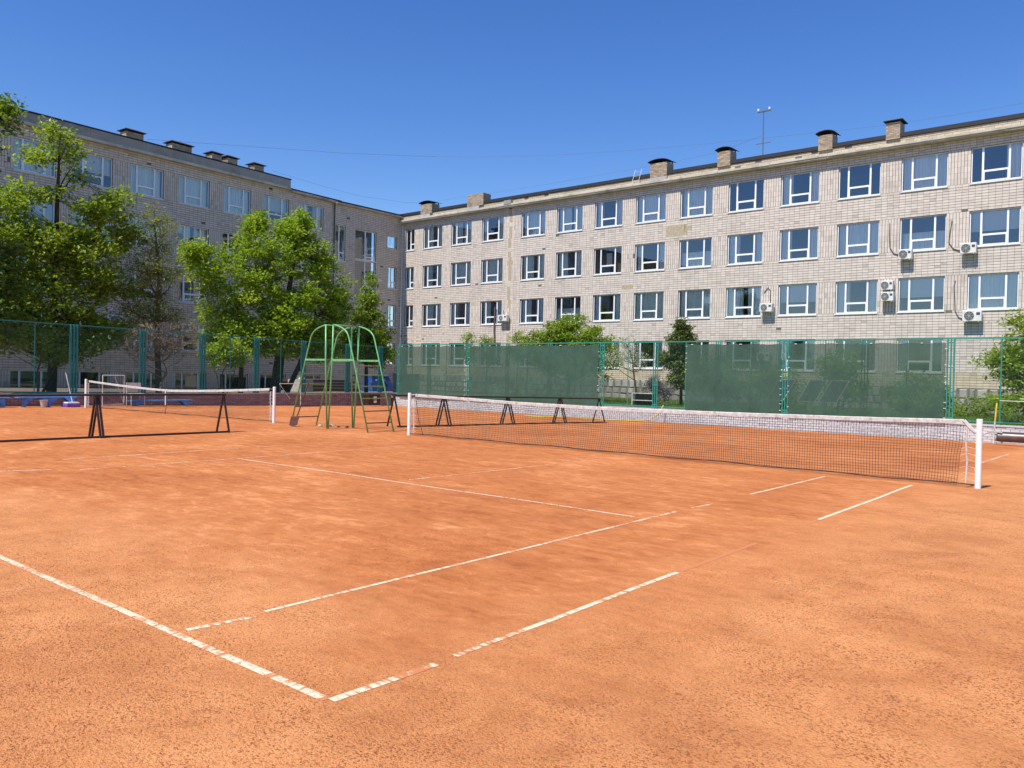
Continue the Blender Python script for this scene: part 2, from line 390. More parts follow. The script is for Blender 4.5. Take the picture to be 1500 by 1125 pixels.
# painted / tape court lines, laid where they lie
def court_line(p0, p1, wdt, wear0, wear1=None, n=24):
    wear1 = wear0 if wear1 is None else wear1
    p0 = Vector((*p0, 0)); p1 = Vector((*p1, 0)); L = (p1 - p0).length; d = (p1 - p0) / L; q = Vector((-d.y, d.x, 0))
    n = max(4, int(L / 0.12)); V = []; U = []; W = []
    for i in range(n + 1):
        t = i / n; p = p0 + d * L * t
        off = 0.006 * mnoise.noise(Vector((p.x * 1.1, p.y * 1.1, 2)))
        for sgn in (-1, 1):
            x = p + q * (wdt / 2 * sgn + off + 0.004 * mnoise.noise(Vector((p.x * 9, p.y * 9, sgn * 3))))
            V.append((x.x, x.y, clay_z(x.x, x.y) - 0.0022)); U.append((L * t, (sgn + 1) / 2 * wdt))
        W.append(wear0 + (wear1 - wear0) * t)
    F = [(2 * i, 2 * i + 2, 2 * i + 3, 2 * i + 1) for i in range(n)]
    me = bpy.data.meshes.new('court_line'); me.from_pydata(V, [], [f[::-1] for f in F]); me.materials.append(M['line'])
    uv = me.uv_layers.new(name='uv'); 
    for lp in me.loops: uv.data[lp.index].uv = U[lp.vertex_index]
    at = me.attributes.new('wear', 'FLOAT', 'POINT')
    for i in range(n + 1): at.data[2 * i].value = W[i]; at.data[2 * i + 1].value = W[i]
    me.update(); return link('court_line', me, kind='structure')
LW = 0.046
for a_ in [((-9.3, 0.03), (-0.9, -0.005), 0.052, -0.04, -0.01), ((-0.9, -0.005), (0.01, -0.01), 0.054, -0.04, -0.01), ((0.035, 0.0), (0.065, 0.70), 0.056, -0.01, 0.05), ((0.055, 0.86), (0.055, 1.5), LW, 0.07, -0.02), ((0.055, 1.5), (0.06, 3.55), LW, -0.03, -0.05),
           ((0.06, 3.6), (0.065, 5.2), LW, 0.2, 0.24), ((0.062, 6.55), (0.064, 7.0), LW, 0.15, 0.1), ((0.064, 7.05), (0.09, 11.4), LW, -0.08, -0.06), ((0.05, 17.6), (0.037, 22.1), 0.05, 0.0, 0.02),
           ((-1.47, 0.08), (-1.40, 0.52), 0.05, -0.02, 0.04), ((-1.45, 0.62), (-1.40, 5.26), 0.038, -0.02, 0.0), ((-1.4, 5.3), (-1.39, 6.3), 0.045, 0.02, 0.05), ((-1.38, 6.7), (-1.33, 7.2), 0.045, 0.03),
           ((-1.34, 8.45), (-1.285, 11.5), 0.04, -0.03), ((-9.7, 5.59), (-1.57, 5.62), 0.04, -0.04, -0.03), ((-5.6, 5.9), (-5.36, 10.9), 0.04, 0.03, 0.07),
           ((-10.9, 0.6), (-10.0, 2.6), LW, -0.06, 0.0), ((-11.35, 3.3), (-11.3, 9.2), LW, 0.0, 0.06), ((-9.72, 2.9), (-9.68, 9.5), 0.05, 0.04, 0.05), ((-20.9, 5.43), (-20.25, 5.46), LW, 0.0, 0.05),
           ((-19.2, 5.5), (-17.4, 5.5), LW, 0.1, 0.14)]:
    court_line(*a_)

# ------------------------------------------------------------------ tennis nets
def net(x0, x1, y, topf, cell, name, label, sag, strap_x, worn=False, thick=0.0021):
    root = thing(name, label, 'tennis net', (x0, y, 0)); Lx = x1 - x0
    inset = 0.22
    nx = int((Lx - 2 * inset) / cell); nz = 21
    g0 = clay_z(x0, y)
    def P(i, j):
        u = i / nx; x = inset + u * (Lx - 2 * inset); t = topf(u) - 0.05; b = 0.045 + 0.012 * math.sin(x * 1.7)
        v = j / (nz - 1)
        ends = math.exp(-(Lx - inset - x) / 0.45) if worn else 0
        z = b + (t - b) * v
        z += ends * (-0.07 * (v ** 2) - 0.05 * math.sin(v * 9 + 1)) + 0.006 * mnoise.noise(Vector((x * 2, z * 3, 7)))
        yy = 0.05 * mnoise.noise(Vector((x * 0.9, z * 1.6, 3))) * (1 - v) + 0.012 * mnoise.noise(Vector((x * 5, z * 6, 9)))
        xx = x + 0.012 * mnoise.noise(Vector((x * 2.2, z * 3, 5))) + 0.10 * (mnoise.noise(Vector((x * 0.6, 2, 5)))) * math.sin(v * 3.1)
        xx -= ends * 0.16 * (1 - v) * 0.5
        return (xx, yy, z)
    G = np.array([[P(i, j) for j in range(nz)] for i in range(nx + 1)])
    def strands(A):  # A: (n strands, m points, 3) -> square section tubes, vectorised
        n, m, _ = A.shape; D = np.gradient(A, axis=1); D /= np.linalg.norm(D, axis=2, keepdims=True) + 1e-9
        up = np.zeros_like(D); up[..., 1] = 1; S = np.cross(D, up); S /= np.linalg.norm(S, axis=2, keepdims=True) + 1e-9
        ring = [S * thick + up * thick * .0, -S * thick * .5 + up * thick * .87, -S * thick * .5 - up * thick * .87]
        V = np.stack([A + r_ for r_ in ring], 2)
        I = np.arange(n * m * 3).reshape(n, m, 3); F = []
        for k in range(3):
            k2 = (k + 1) % 3; F.append(np.stack([I[:, :-1, k], I[:, :-1, k2], I[:, 1:, k2], I[:, 1:, k]], -1).reshape(-1, 4))
        return V.reshape(-1, 3), np.concatenate(F)
    V1, F1 = strands(G); V2, F2 = strands(np.transpose(G, (1, 0, 2)))
    link('net_mesh', np_mesh('net_mesh', np.concatenate([V1, V2]), np.concatenate([F1, F2 + len(V1)]), M['netcord']), root, kind='stuff')
    # headband: folded tape with thickness
    b = MB(); prev = None; n = 90
    for i in range(n + 1):
        u = i / n; x = inset + u * (Lx - 2 * inset); t = topf(u) + 0.003 * mnoise.noise(Vector((x * 4, 1, 1))); yb = 0.006 * mnoise.noise(Vector((x * 3, 5, 1)))
        ring = [(x, yb - 0.012, t - 0.068 + 0.004 * mnoise.noise(Vector((x * 7, 2, 2)))), (x, yb - 0.014, t - 0.01), (x, yb, t), (x, yb + 0.014, t - 0.01), (x, yb + 0.012, t - 0.068)]
        n0 = len(b.v); b.v += ring
        if prev is not None:
            for k in range(5): b.f.append((prev + k, prev + (k + 1) % 5, n0 + (k + 1) % 5, n0 + k))
        prev = n0
    b.build('headband', M['tape'], root, smooth=False)
    for s_, xe, u in ((1, 0.0, 0.0), (-1, Lx, 1.0)):
        p = MB(); p.lathe([(0.001, -0.1), (0.045, -0.1), (0.045, 1.068), (0.04, 1.075), (0.001, 1.075)], 16, Matrix.Translation((xe, 0, 0))) if name == 'tennis_net' else p.box(xe - .04, xe + .04, -.04, .04, -.1, 1.07)
        p.build('net_post', M['white'], root, bevel=0 if name == 'tennis_net' else 0.006)
        c = MB(); t = topf(u)
        c.tube([(xe + s_ * inset, 0, t - 0.02), (xe + s_ * 0.10, 0, t - 0.16), (xe + s_ * 0.04, 0, t - 0.20)] if worn and s_ < 0 else [(xe + s_ * inset, 0, t - 0.02), (xe + s_ * 0.04, 0, t - 0.03)], 0.03 if worn and s_ < 0 else 0.010, 6)
        c.build('net_cable', M['tape'] if worn else M['gwire'], root)
        sb = MB()
        xs = xe + s_ * (inset - 0.05)
        sb.tube([(xs, 0, t - 0.10), (xs + s_ * .01, 0, 0.7), (xs - s_ * .01, 0.01, 0.35), (xs, 0, 0.05)], 0.014, 6); sb.build('side_band', M['tape'], root)
        lac = MB()
        for k in range(9):
            z = 0.1 + k * 0.1
            lac.tube([(xe + s_ * 0.03, 0, z), (xs, 0.012, z + 0.03), (xe + s_ * (inset + 0.03), 0, z - 0.01)], 0.004, 4)
        lac.build('lacing', M['tape'], root)
        for z in (0.28, 0.5, 0.7, 0.88): hk = MB(); hk.box(xe + s_ * 0.035 - .012, xe + s_ * 0.035 + .012, -0.012, 0.012, z - .012, z + .012); hk.build('post_hook', M['white'], root)
        if name == 'tennis_net':
            pass
        st = MB()
        st.tube([(xe + s_ * (inset + 0.02), 0, 0.9), (xe + s_ * (inset + 0.10), 0.02, 0.4), (xe + s_ * (inset + 0.30), 0, 0.02)], 0.008, 5)
        if s_ > 0 and worn: st.build('side_rod', M['brown'], root)
    bc = MB(); bc.tube([(0, 0, 0.03)] + [(inset + i / 40 * (Lx - 2 * inset), 0.02 * mnoise.noise(Vector((i * .7, 1, 1))), 0.035 + 0.012 * math.sin(i)) for i in range(41)] + [(Lx, 0, 0.03)], 0.008, 5)
    bc.build('bottom_cord', M['netcord'], root)
    if strap_x is not None:
        sp = MB(); sx = strap_x; u = (sx - inset) / (Lx - 2 * inset)
        sp.box(sx - 0.028, sx + 0.028, -0.018, -0.012, 0.30, topf(u) + 0.005); sp.box(sx - 0.028, sx + 0.028, 0.012, 0.018, 0.30, topf(u) + 0.005)
        sp.build('centre_strap', M['tape'], root)
        s2 = MB(); s2.tube([(sx, 0, 0.3), (sx + 0.03, 0, 0.2), (sx - 0.03, 0, 0.12), (sx, 0, 0.0)], 0.010, 5); s2.build('strap_anchor', M['black'], root)
    return root
def top_main(u):
    pts = [(0, 1.055), (0.1, 1.035), (0.27, 0.985), (0.48, 0.965), (0.7, 0.993), (0.88, 1.025), (1, 1.062)]
    for (a0, z0), (a1, z1) in zip(pts, pts[1:]):
        if u <= a1: return z0 + (z1 - z0) * (u - a0) / (a1 - a0)
    return pts[-1][1]
net(-11.90, 0.93, 11.89, top_main, 0.046, 'tennis_net', 'long black tennis net with white headband on the near court, frayed at its right post', 0, None, worn=True, thick=0.0034)
def top_far(u): return 0.83 + 0.20 * abs(2 * u - 1) ** 1.4
far_net = net(-28.4, -17.58, 10.9, top_far, 0.05, 'tennis_net', 'sagging thin net with centre strap on the far left court by the blue benches', 0, 5.2, thick=0.0022)
far_net.rotation_euler = (0, 0, math.radians(4.56))

# square white side frames standing behind the far net
def frame_stand(x, y, wdt, h, label, lean=0):
    g = gz(y); t = MB()
    t.tube([(x, y, g), (x + lean, y, g + h)], 0.018, 6); t.tube([(x, y + wdt, g), (x + lean, y + wdt, g + h)], 0.018, 6); t.tube([(x, y, g + 0.06), (x, y + wdt, g + 0.06)], 0.015, 6); t.tube([(x + lean, y, g + h), (x + lean, y + wdt, g + h)], 0.015, 6)
    return t
r = thing('training_stand', 'thin pale metal stand beside the left post of the far net', 'stand')
st_ = frame_stand(-29.5, 12.0, 0.85, 1.22, '')
st_.build('stand_frame', M['offwhite'], r); MBt = MB(); MBt.tube([(-29.5, 12.85, 0.05), (-29.1, 12.3, 1.15)], 0.014, 5); MBt.build('brace', M['offwhite'], r)
r = thing('metal_chair', 'small white tubular chair frame by the wall behind the far net', 'chair')
t = MB()
for (dx, dy) in ((0, 0), (0, 0.55), (0.4, 0), (0.4, 0.55)): t.tube([(-29.6 + dx, 13.0 + dy, gz(13)), (-29.6 + dx, 13.0 + dy, 0.48 if dx else 0.92)], 0.014, 6)
t.build('chair_frame', M['offwhite'], r); t = MB(); t.box(-29.62, -29.18, 12.98, 13.57, 0.46, 0.49); t.build('seat', M['offwhite'], r); t = MB(); t.box(-29.62, -29.59, 12.98, 13.57, 0.66, 0.92); t.build('backrest', M['offwhite'], r)
r = thing('net_winder_frame', 'thin grey post pair with a slanting brace by the far net right post', 'stand')
t = MB(); t.tube([(-29.2, 21.2, -0.15), (-29.2, 21.2, 0.95)], 0.018, 6); t.tube([(-29.2, 20.0, 0.9), (-29.2, 20.6, 0.2)], 0.016, 6); t.tube([(-29.2, 20.0, 0.93), (-29.2, 21.2, 0.93)], 0.016, 6); t.build('frame', M['offwhite'], r)

# ------------------------------------------------------------------ umpire chairs
def arc(p0, c, p1, n=8):
    p0, c, p1 = Vector(p0), Vector(c), Vector(p1)
    return [p0 * (1 - t) ** 2 + c * 2 * t * (1 - t) + p1 * t * t for t in [i / n for i in range(n + 1)]]
def umpire(loc, flip, label, lowrust):
    root = thing('umpire_chair', label, 'umpire chair', loc, 0, 'tubular green umpire chairs between the nets')
    s = -1 if flip else 1
    H, S = 2.86, 1.90
    for y in (0.0, 0.9):
        # front ladder rail: slants forward to the foot, curves back to the rear post above the seat
        b = MB(); b.tube([(s * 1.55, y, -0.05), (s * 0.90, y, S)] + arc((s * 0.68, y, 2.52), (s * 0.58, y, 2.78), (s * 0.02, y, H), 8), 0.021, 8); b.build('front_rail', M['green'], root, smooth=True)
        b = MB(); b.tube([(-s * 0.12, y, -0.05), (s * 0.0, y, S * 0.98), (s * 0.02, y, H)], 0.023, 8); b.build('rear_post', M['green'] , root, smooth=True)
        b = MB(); b.box(min(0, s * 0.9), max(0, s * 0.9), y - 0.02, y + 0.02, S - 0.025, S + 0.025); b.build('seat_rail', M['green'], root)
    b = MB(); b.tube([(s * 0.02, 0, H), (s * 0.02, 0.9, H)], 0.018, 8); b.build('top_rail', M['green'], root, smooth=True)
    b = MB(); b.tube([(0, 0, S), (0, 0.9, S)], 0.018, 8); b.build('back_crossbar', M['oldgreen'], root, smooth=True)
    k = 0
    for z in (0.24, 0.55, 0.88, 1.20, 1.50, 1.75):
        x = s * (1.55 + (0.90 - 1.55) * (z + .05) / (S + .05)); b = MB(); b.tube([(x, 0, z), (x, 0.9, z)], 0.015, 6)
        b.build('rung', M['brown'] if z < (0.6 if lowrust else 0.62) else M['oldgreen'], root)
    return root
umpire((-14.55, 11.48, 0), False, 'green tubular umpire chair whose ladder faces the near court, right of its twin', True)
umpire((-14.86, 11.5, 0), True, 'green tubular umpire chair facing the far left court with a shovel against its ladder', True)
r = thing('shovel', 'rusty long-handled shovel leaning on the left umpire chair', 'shovel')
t = MB(); t.tube([(-15.95, 11.35, 0.18), (-15.75, 11.6, 1.23)], 0.016, 6); t.build('handle', M['brown'], r)
t = MB(); t.poly([(-16.10, 11.30, 0.27), (-15.84, 11.38, 0.29), (-15.86, 11.33, 0.05), (-15.96, 11.28, -0.01), (-16.12, 11.26, 0.02)]); o = t.build('blade', M['brown'], r)
sm = o.modifiers.new('s', 'SOLIDIFY'); sm.thickness = 0.02

# ------------------------------------------------------------------ steel rail barriers
def barrier(xa, ya, xb, yb, label):
    ga, gb = gz(ya), gz(yb); h = 0.965
    root = thing('rail_barrier', label, 'barrier', (0, 0, 0), 0, 'low rail barriers on splayed legs between the courts')
    b = MB(); b.poly([(xa - .07, ya, ga + h), (xa + .07, ya, ga + h), (xb + .07, yb, gb + h), (xb - .07, yb, gb + h)]); b.poly([(xa - .07, ya, ga + h - .045), (xb - .07, yb, gb + h - .045), (xb + .07, yb, gb + h - .045), (xa + .07, ya, ga + h - .045)])
    for s in (-1, 1): b.poly([(xa + s * .07, ya, ga + h - .045), (xb + s * .07, yb, gb + h - .045), (xb + s * .07, yb, gb + h), (xa + s * .07, ya, ga + h)])
    for (x, y, g) in ((xa, ya, ga), (xb, yb, gb)): b.poly([(x - .07, y, g + h - .045), (x + .07, y, g + h - .045), (x + .07, y, g + h), (x - .07, y, g + h)])
    b.build('rail', M['black'], root)
    b = MB(); b.tube([(xa + .2, ya, ga + .015), (xb + .2, yb, gb + .015)], 0.033, 4); b.build('dark_ground_strip', M['black'], root)  # dark strip along the ground below the rail
    for (x, y, g) in ((xa, ya + .03, ga), (xb, yb - .03, gb)):
        for s in (-1, 1):
            b = MB(); n = Vector((s * 0.19, 0, 0)); p = Vector((x, y, g + h - 0.02))
            q = Vector((x + s * 0.29, y, g - 0.02))
            b.v = [(p.x + i, y + j, p.z) for i, j in ((-.018, -.021), (.018, -.021), (.018, .021), (-.018, .021))] + [(q.x + i, y + j, q.z) for i, j in ((-.018, -.021), (.018, -.021), (.018, .021), (-.018, .021))]
            b.f = [(3, 2, 1, 0), (4, 5, 6, 7), (0, 1, 5, 4), (1, 2, 6, 5), (2, 3, 7, 6), (3, 0, 4, 7)]; b.build('leg', M['black'], root)
barrier(-15.36, 2.55, -15.36, 5.60, 'leftmost dark rail barrier, running out of the frame')
barrier(-15.36, 5.604, -15.22, 8.66, 'dark rail barrier in front of the far left net')
barrier(-14.86, 14.05, -14.75, 16.1, 'dark rail barrier behind the left post of the near net')
barrier(-14.75, 16.16, -14.72, 19.3, 'dark rail barrier left of the middle in the row behind the near net')
barrier(-14.72, 19.36, -14.55, 22.2, 'dark rail barrier right of the middle in the row behind the near net')
barrier(-14.55, 22.26, -14.25, 24.5, 'dark rail barrier at the far end of the row, nearest the green fence')

# ------------------------------------------------------------------ low brick walls
def brick_wall(name, label, origin, rotz, L, zb, zt, mat, capmat, dep=0.25):
    root = thing(name, label, 'wall', origin, rotz)
    b = MB(); b.box(0, L, 0.012, dep, -0.6, zt - 0.02); b.build('core', M['wcore'] if mat is M['wbrick'] else M['grout'], root)
    rows = int((zt - zb) / 0.082); hz = (zt - zb) / rows; t = MB()
    for j in range(rows):
        x = -0.13 * (j % 2)
        while x < L:
            x0, x1 = max(0, x), min(L, x + 0.252)
            if x1 - x0 > 0.03:
                pr = R_.uniform(-.002, .006); z0 = zb + j * hz; g = 0.006; tt = R_.random()
                t.box(x0 + g, x1 - g, -pr, 0.03, z0 + g, z0 + hz - g); t.t += [tt] * 6
            x += 0.26
    t.build('brick_course', mat, root, kind='stuff')
    c = MB(); c.box(-0.02, L + .02, -0.03, dep + .02, zt - 0.018, zt + 0.035); c.build('coping', capmat, root, bevel=0.006)
    return root
brick_wall('low_brick_wall', 'low whitewashed brick wall under the green screens behind the near court', (-30.2, 28.1, 0), 0, 48, -0.36, 0.27, M['wbrick'], M['wbrick'])
brick_wall('low_brick_wall', 'low shaded brown brick wall behind the blue benches on the left', (-30.22, -10, 0), PI / 2, 38.0, -0.36, 0.42, M['dbrick'], M['gcornice'])

# ------------------------------------------------------------------ fences
def fence(name, label, origin, rotz, posts, L, zb, zt, mat, wiremat, ztilt=0.0, mids=(), wide=0.11):
    root = thing(name, label, 'fence', origin, rotz)
    def Z(x, z): return z + ztilt * x
    wm = MB()
    for x in posts:
        b = MB()
        for dx in ((-wide, 0, wide) if wide > .09 else (-wide, wide)): b.tube([(x + dx, 0, Z(x, zb)), (x + dx, 0, Z(x, zt + 0.03))], 0.046 if wide > .11 else 0.026, 6)
        for k in range(4): z = zb + 0.12 + k * (zt - zb - 0.25) / 3; b.box(x - wide, x + wide, -0.012, 0.012, Z(x, z) - 0.02, Z(x, z) + 0.02)
        b.build('post', mat, root)
    for x in mids:
        b = MB(); b.tube([(x, 0, Z(x, zb)), (x, 0, Z(x, zt))], 0.021, 6); b.build('upright', mat, root)
    for z in (zb + 0.04, zt):
        b = MB(); b.box(0, L, -0.018, 0.018, z - .022, z + .022)
        b.v = [(x, y, Z(x, zz)) for x, y, zz in b.v]; b.build('rail', mat, root)
    # chain link wire
    h = zt - zb; sp = 0.062; V = []; F = []; wt = 0.0016
    n = int((L + h) / sp)
    for i in range(n):
        for sgn in (1, -1):
            xa = i * sp - h; xb = i * sp
            za, zb2 = zb, zt
            if xa < 0: za = zb + (0 - xa); xa = 0
            if xb > L: zb2 = zt - (xb - L); xb = L
            if xb - xa < 0.02: continue
            p = [(xa, za), (xb, zb2)]
            if sgn < 0: p = [(L - xa, za), (L - xb, zb2)]
            k = len(V)
            for (x, z) in p:
                V += [(x - wt, 0.002 * sgn, Z(x, z)), (x + wt, 0.002 * sgn, Z(x, z)), (x, 0.002 * sgn + wt, Z(x, z) + wt)]
            for a_ in range(3): F.append((k + a_, k + (a_ + 1) % 3, k + 3 + (a_ + 1) % 3, k + 3 + a_))
    me = np_mesh('chain_link', np.array(V), np.array(F), wiremat); link('chain_link', me, root, kind='stuff')
    return root
X0R = -29.78
postsR = [x - X0R for x in (-29.72, -27.35, -24.6, -21.95, -19.35, -16.45, -13.75, -10.9, -8.13, -5.25, -2.48, 0.35, 3.15, 5.95, 8.75)]
midsR = [x - X0R for x in (-28.65, -26.1, -23.3, -20.7, -17.9, -15.1, -12.33, -9.5, -6.65, -3.85, -1.0, 1.75, 4.55, 7.35)]
fence('chain_link_fence', 'teal painted chain link fence on the whitewashed wall, behind the near court', (X0R, 28.05, 0), 0, postsR, 39.0, 0.30, 3.10, M['teal'], M['wire'], 0.0022, midsR, 0.10)
postsL = [y + 8 for y in (-2.9, -0.1, 2.7, 5.6, 8.45, 11.3, 14.08, 16.8, 19.58, 22.28, 25.1, 27.4)]
midsL = [y + 8 for y in (-1.5, 1.3, 4.1, 7.0, 9.88, 15.44, 20.94, 18.2, 23.7)]
fence('chain_link_fence', 'dark green chain link fence in front of the trees on the left', (-30.5, -8, 0), PI / 2, postsL, 36.2, 0.70, 3.42, M['tealdark'], M['wire'], -0.0125, midsL, 0.12)

def windscreen(xa, xb, mat, label, sagk=0.03):
    nx, nz = max(8, int((xb - xa) / 0.12)), 22; V = []; zb, zt = 0.30, 3.03
    for j in range(nz):
        for i in range(nx):
            u = i / (nx - 1); v = j / (nz - 1); x = xa + (xb - xa) * u
            zt_ = zt - sagk * (0.5 + 0.5 * math.cos((x % 0.93) / 0.93 * 2 * PI + PI)) - 0.02 * mnoise.noise(Vector((x, 1, 1)))
            z = zb + (zt_ - zb) * v
            y = 28.0 + 0.018 * mnoise.noise(Vector((x * 0.8, z * 1.5, 4))) - 0.012 * abs(math.sin(x * 2.2))
            ex = 0.02 * mnoise.noise(Vector((z * 5, xa, 1))) if i in (0, nx - 1) else 0
            V.append((x + ex, y, z))
    I = np.arange(nx * nz).reshape(nz, nx); F = np.stack([I[:-1, :-1], I[:-1, 1:], I[1:, 1:], I[1:, :-1]], -1).reshape(-1, 4)
    root = thing('windscreen', label, 'windscreen', (0, 0, 0), 0, 'green mesh windscreens tied to the fence')
    link('screen_cloth', np_mesh('screen_cloth', np.array(V), F, mat), root)
    t = MB(); x = xa + 0.2
    while x < xb: t.box(x, x + R_.uniform(.02, .12), 27.965, 27.985, 3.0, 3.03); x += R_.uniform(0.4, 1.6)
    z = 0.45
    while z < 3: 
        xe = R_.choice((xa, xb)); t.box(xe - .035, xe + .035, 27.965, 27.985, z, z + .022)
        z += R_.uniform(.15, .35)
    t.build('tie', M['offwhite'], root, kind='stuff')
windscreen(-29.65, -24.72, M['screen_b'], 'thin green windscreen at the left end of the fence')
windscreen(-24.45, -16.6, M['screen_a'], 'longest dense green windscreen, left of the open fence panels')
windscreen(-12.28, -8.28, M['screen_a'], 'dense green windscreen just right of the open fence panels')
windscreen(-7.98, -2.62, M['screen_b'], 'green windscreen at the right with dark tilted boards showing behind')

# ------------------------------------------------------------------ school building
TH = -0.015
cR = Vector((-48.75, 45.82, 0)); dR = Vector((math.cos(TH), math.sin(TH), 0))
HEAD, SILL0, FH, WH, PITCH, WW = 13.98, 12.14, 3.3, 1.84, 3.371, 2.29
school = thing('school_building', 'long L-shaped four-storey building faced in pale tiles with white-framed windows', 'building', (0, 0, 0))
def wingM(o, ang): return Matrix.Translation(o) @ Matrix.Rotation(ang, 4, 'Z')
MR = wingM(cR, TH)
L0 = Vector((-47.03 + 0.0565 * 9, 4 - 9, 0)); ANG_L = PI / 2 + math.atan(0.0565)
ML = wingM(L0, ANG_L)
MS = wingM(Vector((-48.80, 38.55, 0)), PI / 2)

def frame_mesh(wd, h, m1, m2, tr):
    b = MB(); t = 0.055; y0, y1 = 0.085, 0.15
    b.box(0, wd, y0, y1, 0, t); b.box(0, wd, y0, y1, h - t, h); b.box(0, t, y0, y1, t, h - t); b.box(wd - t, wd, y0, y1, t, h - t)
    for m in (m1, m2):
        if m: b.box(m * wd - 0.048, m * wd + 0.048, y0 - 0.004, y1, t, h - t)
    if tr:
        a0, a1 = (m1 or 0) * wd, (m2 or 1) * wd; z = h * tr
        b.box(a0 + .048, a1 - .048, y0 - 0.002, y1 - .002, z - 0.05, z + 0.05)
        b.box(a0 + .048, a0 + .085, y0 - 0.008, y1 - .01, t, z - .05); b.box(a1 - .085, a1 - .048, y0 - 0.008, y1 - .01, t, z - .05); b.box(a0 + .085, a1 - .085, y0 - 0.008, y1 - .01, t, t + .035)
    return b
FM, PM, SM, CM = {}, {}, {}, {}
def pane_me(wd, h):
    k = (wd, h)
    if k not in PM: b = MB(); b.poly([(0.05, 0.12, 0.05), (wd - 0.05, 0.12, 0.05), (wd - 0.05, 0.12, h - 0.05), (0.05, 0.12, h - 0.05)]); PM[k] = b.mesh('pane', M['glass'])
    return PM[k]
def sill_me(wd):
    if wd not in SM: b = MB(); b.poly([(-0.03, -0.06, -0.035), (wd + .03, -0.06, -0.035), (wd + .03, 0.09, 0.012), (-0.03, 0.09, 0.012)]); b.poly([(-0.03, -0.06, -0.035), (-0.03, -0.06, -0.075), (wd + .03, -0.06, -0.075), (wd + .03, -0.06, -0.035)]); b.poly([(-0.03, -0.06, -0.075), (-0.03, 0.02, -0.075), (wd + .03, 0.02, -0.075), (wd + .03, -0.06, -0.075)]); SM[wd] = b.mesh('sill', M['sill'])
    return SM[wd]
def curtain_me(wd, h, u0, u1, v0, v1, seed, mat, flat=False):
    n = 6 if flat else max(10, int((u1 - u0) * 40)); b = MB(); rr = random.Random(seed); ph = rr.uniform(0, 6)
    pts = []
    for i in range(n + 1):
        u = u0 + (u1 - u0) * i / n; y = 0.26 + (0 if flat else 0.035 * math.sin(i * 1.9 + ph) + 0.015 * rr.uniform(-1, 1)); pts.append((u * wd, y))
    for (x0, y0), (x1, y1) in zip(pts, pts[1:]): b.poly([(x0, y0, v0 * h), (x1, y1, v0 * h), (x1, y1, v1 * h), (x0, y0, v1 * h)])
    return b.mesh('curtain', mat)
def window(MW, s, z, wd, h, code, m1=0.235, m2=0.755, tr=0.31, sill=True):
    k = (wd, h, m1, m2, tr)
    if k not in FM: FM[k] = frame_mesh(wd, h, m1, m2, tr).mesh('window', M['pvc'])
    o = link('window', FM[k], school); o.matrix_local = MW @ Matrix.Translation((s, 0, z))
    link('pane', pane_me(wd, h), o)
    if sill: link('sill', sill_me(wd), o)
    segs = {'N': [], 'F': [(0.03, 0.97, 0.02, 1, 0)], 'S': [(0.03, 0.26, 0.02, 1, 0), (0.74, 0.97, 0.02, 1, 0)], 'R': [(0.66, 0.97, 0.02, 1, 0)], 'L': [(0.03, 0.4, 0.02, 1, 0)],
            'H': [(0.02, 0.98, 0.42, 1, 1)], 'T': [(0.03, 0.97, 0.02, 0.55, 0)], 'P': [(0.03, 0.46, 0.02, 1, 0), (0.6, 0.97, 0.02, 1, 0)], 'B': [(0.8, 0.97, 0.0, 0.4, 2), (0.4, 0.6, 0.35, 0.8, 1)]}[code]
    for (u0, u1, v0, v1, fl) in segs:
        if not fl:
            j_ = R_.randint(-1, 1) * 0.03; u0 = max(0.02, u0 + (j_ if u0 > 0.1 else 0)); u1 = min(0.98, u1 + (R_.randint(-2, 2) * 0.03 if u1 < 0.9 else 0))
        kk = (wd, h, u0, u1, v0, v1, R_.randint(0, 3))
        if kk not in CM: CM[kk] = curtain_me(wd, h, u0, u1, v0, v1, kk[-1], M['ycurtain'] if fl == 2 else (M['blind'] if fl else M['curtain']), fl > 0)
        link('curtain', CM[kk], o)
    return o

